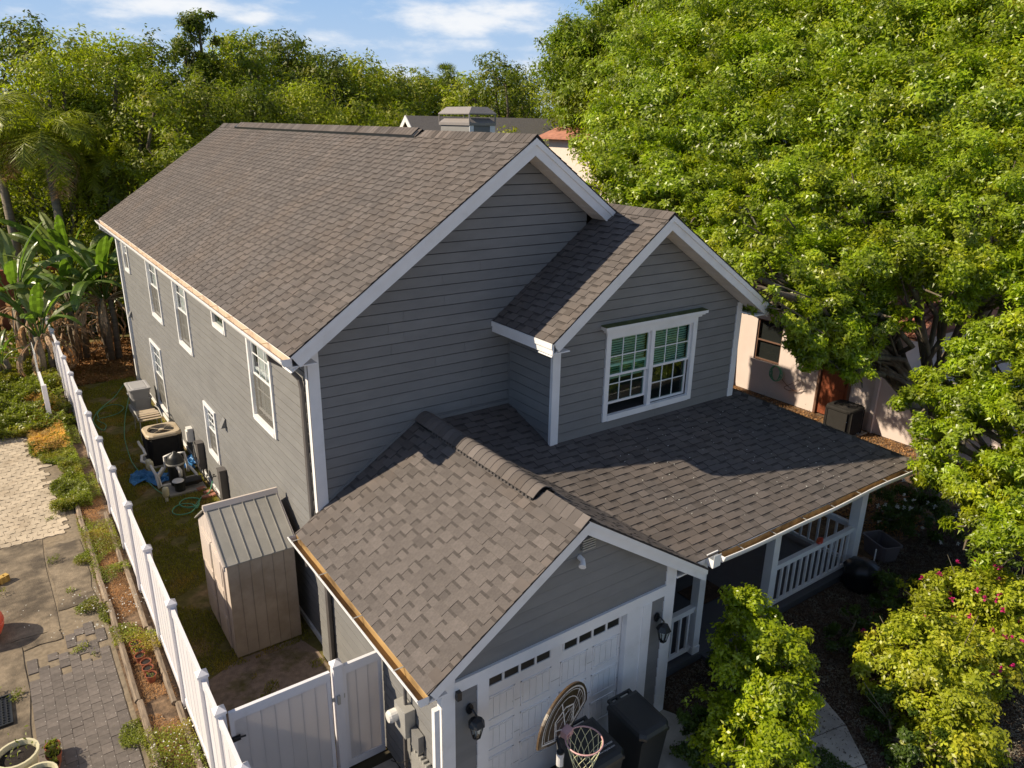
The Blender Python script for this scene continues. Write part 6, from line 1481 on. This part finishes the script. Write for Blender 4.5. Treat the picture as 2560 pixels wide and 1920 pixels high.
shrub('small shaded bush beside the porch step', (5.0,-4.25,0), [(5.0,-4.25,.32,.28),(5.2,-4.45,.25,.22)], 2600, .06, .033, 'shrub_dark', 66, per=80)
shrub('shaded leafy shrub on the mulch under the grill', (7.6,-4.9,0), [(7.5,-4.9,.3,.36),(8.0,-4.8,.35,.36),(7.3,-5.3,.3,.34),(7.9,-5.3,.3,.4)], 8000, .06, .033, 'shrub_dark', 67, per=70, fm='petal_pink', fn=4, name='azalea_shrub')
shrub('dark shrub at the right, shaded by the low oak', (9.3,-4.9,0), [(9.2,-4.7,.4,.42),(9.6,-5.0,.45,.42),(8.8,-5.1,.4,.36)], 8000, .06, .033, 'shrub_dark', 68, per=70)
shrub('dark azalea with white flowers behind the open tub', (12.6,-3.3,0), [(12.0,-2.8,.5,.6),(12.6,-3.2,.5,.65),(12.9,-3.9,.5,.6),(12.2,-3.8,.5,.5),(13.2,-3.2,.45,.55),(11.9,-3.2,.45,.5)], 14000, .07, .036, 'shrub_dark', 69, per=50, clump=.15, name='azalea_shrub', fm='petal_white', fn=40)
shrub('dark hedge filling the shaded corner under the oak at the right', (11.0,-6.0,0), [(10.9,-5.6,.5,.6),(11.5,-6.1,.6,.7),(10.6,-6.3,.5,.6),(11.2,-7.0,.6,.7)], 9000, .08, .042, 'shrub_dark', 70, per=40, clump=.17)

# --- ground cover
def blades(name, poly_fn, n, h, wd, m_, seed, z0=0, mask=None):
    g = np.random.default_rng(seed); P = poly_fn(g, n); 
    if mask is not None: P = P[mask(P, g)]
    n = len(P); a = g.uniform(0, 6.28, n); d = np.stack([np.cos(a), np.sin(a), np.zeros(n)], 1); hh = h*g.uniform(.5, 1.3, (n, 1)); t = g.normal(size=(n, 3))*[.5,.5,0]
    B = np.concatenate([P, np.full((n, 1), z0)], 1); V = np.stack([B-d*wd/2, B+d*wd/2, B+np.array([0,0,1])*hh+t*hh], 1)
    return tag(quads(name, V, m_, None, g.random(n)), kind='stuff')
def rect(x0, x1, y0, y1): return lambda g, n: np.stack([g.uniform(x0, x1, n), g.uniform(y0, y1, n)], 1)
def noise2(P, s, seed=0):
    x, y = P[:, 0]*s+seed, P[:, 1]*s+seed*1.7
    return (np.sin(x*1.3+np.sin(y*1.7))+np.sin(y*1.1+1.3*np.sin(x*.9+2))+.6*np.sin(2.7*x+1.9*y)+.5*np.sin(4.1*y-3.3*x))/3.1
blades('lawn_grass', rect(-2.22,-.1,-2.3,19.5), 110000, .05, .012, 'grass', 71, mask=lambda P, g: (noise2(P, 2.3, 3)+.35*np.sin(P[:,0]*3) < .45) & ((P[:,1] > .6) | (noise2(P, 3, 5) > .45)))
def weeds(name, fn, n, ln, wd, m_, seed, hgt, mask=None):
    g = np.random.default_rng(seed); P = fn(g, n)
    if mask is not None: P = P[mask(P, g)]
    n = len(P); hz = hgt*(.35+.65*np.clip(noise2(P, 2.6, 8)+.4, 0, 1))*g.random(n)**.6
    P3 = np.concatenate([P, hz[:, None]+.01], 1); V = leaves(P3, unit(g.normal(size=(n,3))*.6+[0,0,1]), ln, wd, g)
    return tag(quads(name, V, m_, None, np.clip(.5*g.random(n)+.25+.4*noise2(P, 4, 2), 0, 1)), kind='stuff')
weeds('bed_weeds', rect(-3.02,-2.36,-7,14), 52000, .036, .018, 'weed', 72, .17, mask=lambda P, g: noise2(P, 1.6, 2)+.32*(P[:,1] > 4.6)-.2*(P[:,1] < 3)+.9*(P[:,1] < -.3) > .12)
weeds('edge_weeds', rect(-3.45,-2.98,-.8,9.0), 36000, .036, .018, 'weed', 73, .16, mask=lambda P, g: noise2(P, 1.9, 4)+(P[:,0]+3.15)*1.6 > .30)
weeds('path_weeds', rect(-5.2,-3.3,-.5,14), 60000, .045, .02, 'weed', 74, .14, mask=lambda P, g: noise2(P, 3.2, 7) > .74)
weeds('bed_straw', rect(-2.95,-2.4,-3,9), 26000, .05, .008, 'straw', 84, .02, mask=lambda P, g: noise2(P, 2.6, 9) > -.3)
weeds('yard_undergrowth', rect(-8,-2.35,13.5,26), 150000, .10, .05, 'weed', 75, .65, mask=lambda P, g: (noise2(P, 1.1, 2) > -.55) & ((P[:,0] < -3.05) | (noise2(P, 2, 3) > -.3)))
weeds('path_side_weeds', rect(-3.6,-2.6,8.0,14), 45000, .06, .028, 'weed', 79, .30, mask=lambda P, g: noise2(P, 1.5, 1)+(P[:,0]+3.1)*1.6 > .0)
weeds('back_undergrowth', rect(-2.3,3.5,24.5,31), 40000, .16, .07, 'far_leaf', 76, 1.6)
weeds('dry_leaf_litter', rect(-2.2,1.2,17.6,23), 26000, .12, .04, 'straw', 77, .06)
weeds('dry_grass_tuft', rect(-3.5,-2.7,11.8,16.6), 16000, .12, .02, 'dry_orange', 78, .35)
weeds('mulch_chips', rect(3.9,13.5,-8,-3.7), 60000, .05, .018, 'bark', 80, .02)
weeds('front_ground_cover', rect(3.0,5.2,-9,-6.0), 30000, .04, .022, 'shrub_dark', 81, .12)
weeds('side_yard_litter', rect(10.4,17.3,-3.5,8), 40000, .07, .03, 'straw', 82, .02, mask=lambda P, g: noise2(P, 1.2, 5) > -.2)
# daisies and leaf debris
g = np.random.default_rng(90); Pd = []
for cx_, cy_, s_, k in ((-3.0,2.9,.35,50),(-2.55,3.3,.25,40),(-2.6,-.7,.3,60),(-3.2,3.9,.2,25),(-2.7,-1.6,.3,30),(-4.2,3.8,.2,10)): Pd.append(np.stack([g.normal(cx_, s_, k), g.normal(cy_, s_, k), g.uniform(.12,.24,k)], 1))
Pd = np.concatenate(Pd); V = leaves(Pd, unit(g.normal(size=(len(Pd),3))*.3+[0,0,1]), .028, .026, g)
tag(quads('daisies', V, 'petal_white', None, g.random(len(V))), kind='stuff')
n = 9000; f_ = g.random(n); off = np.abs(g.normal(0, .11, n)); Pm = np.stack([XPR-(XPR-8.38)*f_+off*.9, -YP+(YP-.93)*f_+off*.5, np.zeros(n)], 1); Pm[:, 2] = ZPE+(XPR-Pm[:, 0])*sH+.015+.02*g.random(n)
Pm = Pm[Pm[:, 0] < XPR+.02]
Vm = leaves(Pm, unit(g.normal(size=(len(Pm),3))*.4+[0,0,1]), .035, .018, g); od = quads('roof_leaf_litter', Vm, 'bark', None, g.random(len(Vm))); tag(od, kind='stuff')
n = 170; Pq = np.stack([g.uniform(4.6, 10.1, n), g.uniform(-4.1, -1.4, n), np.zeros(n)], 1); Pq[:, 2] = ZP0+SP*Pq[:, 1]+.018
tag(quads('fallen_petals', leaves(Pq, unit(g.normal(size=(n,3))*.2+[0,0,1]), .030, .018, g), 'petal_white', None, g.random(n)), kind='stuff')
print('tris', sum(len(o.data.loop_triangles) if o.type == 'MESH' and not o.data.calc_loop_triangles() else 0 for o in bpy.data.objects))
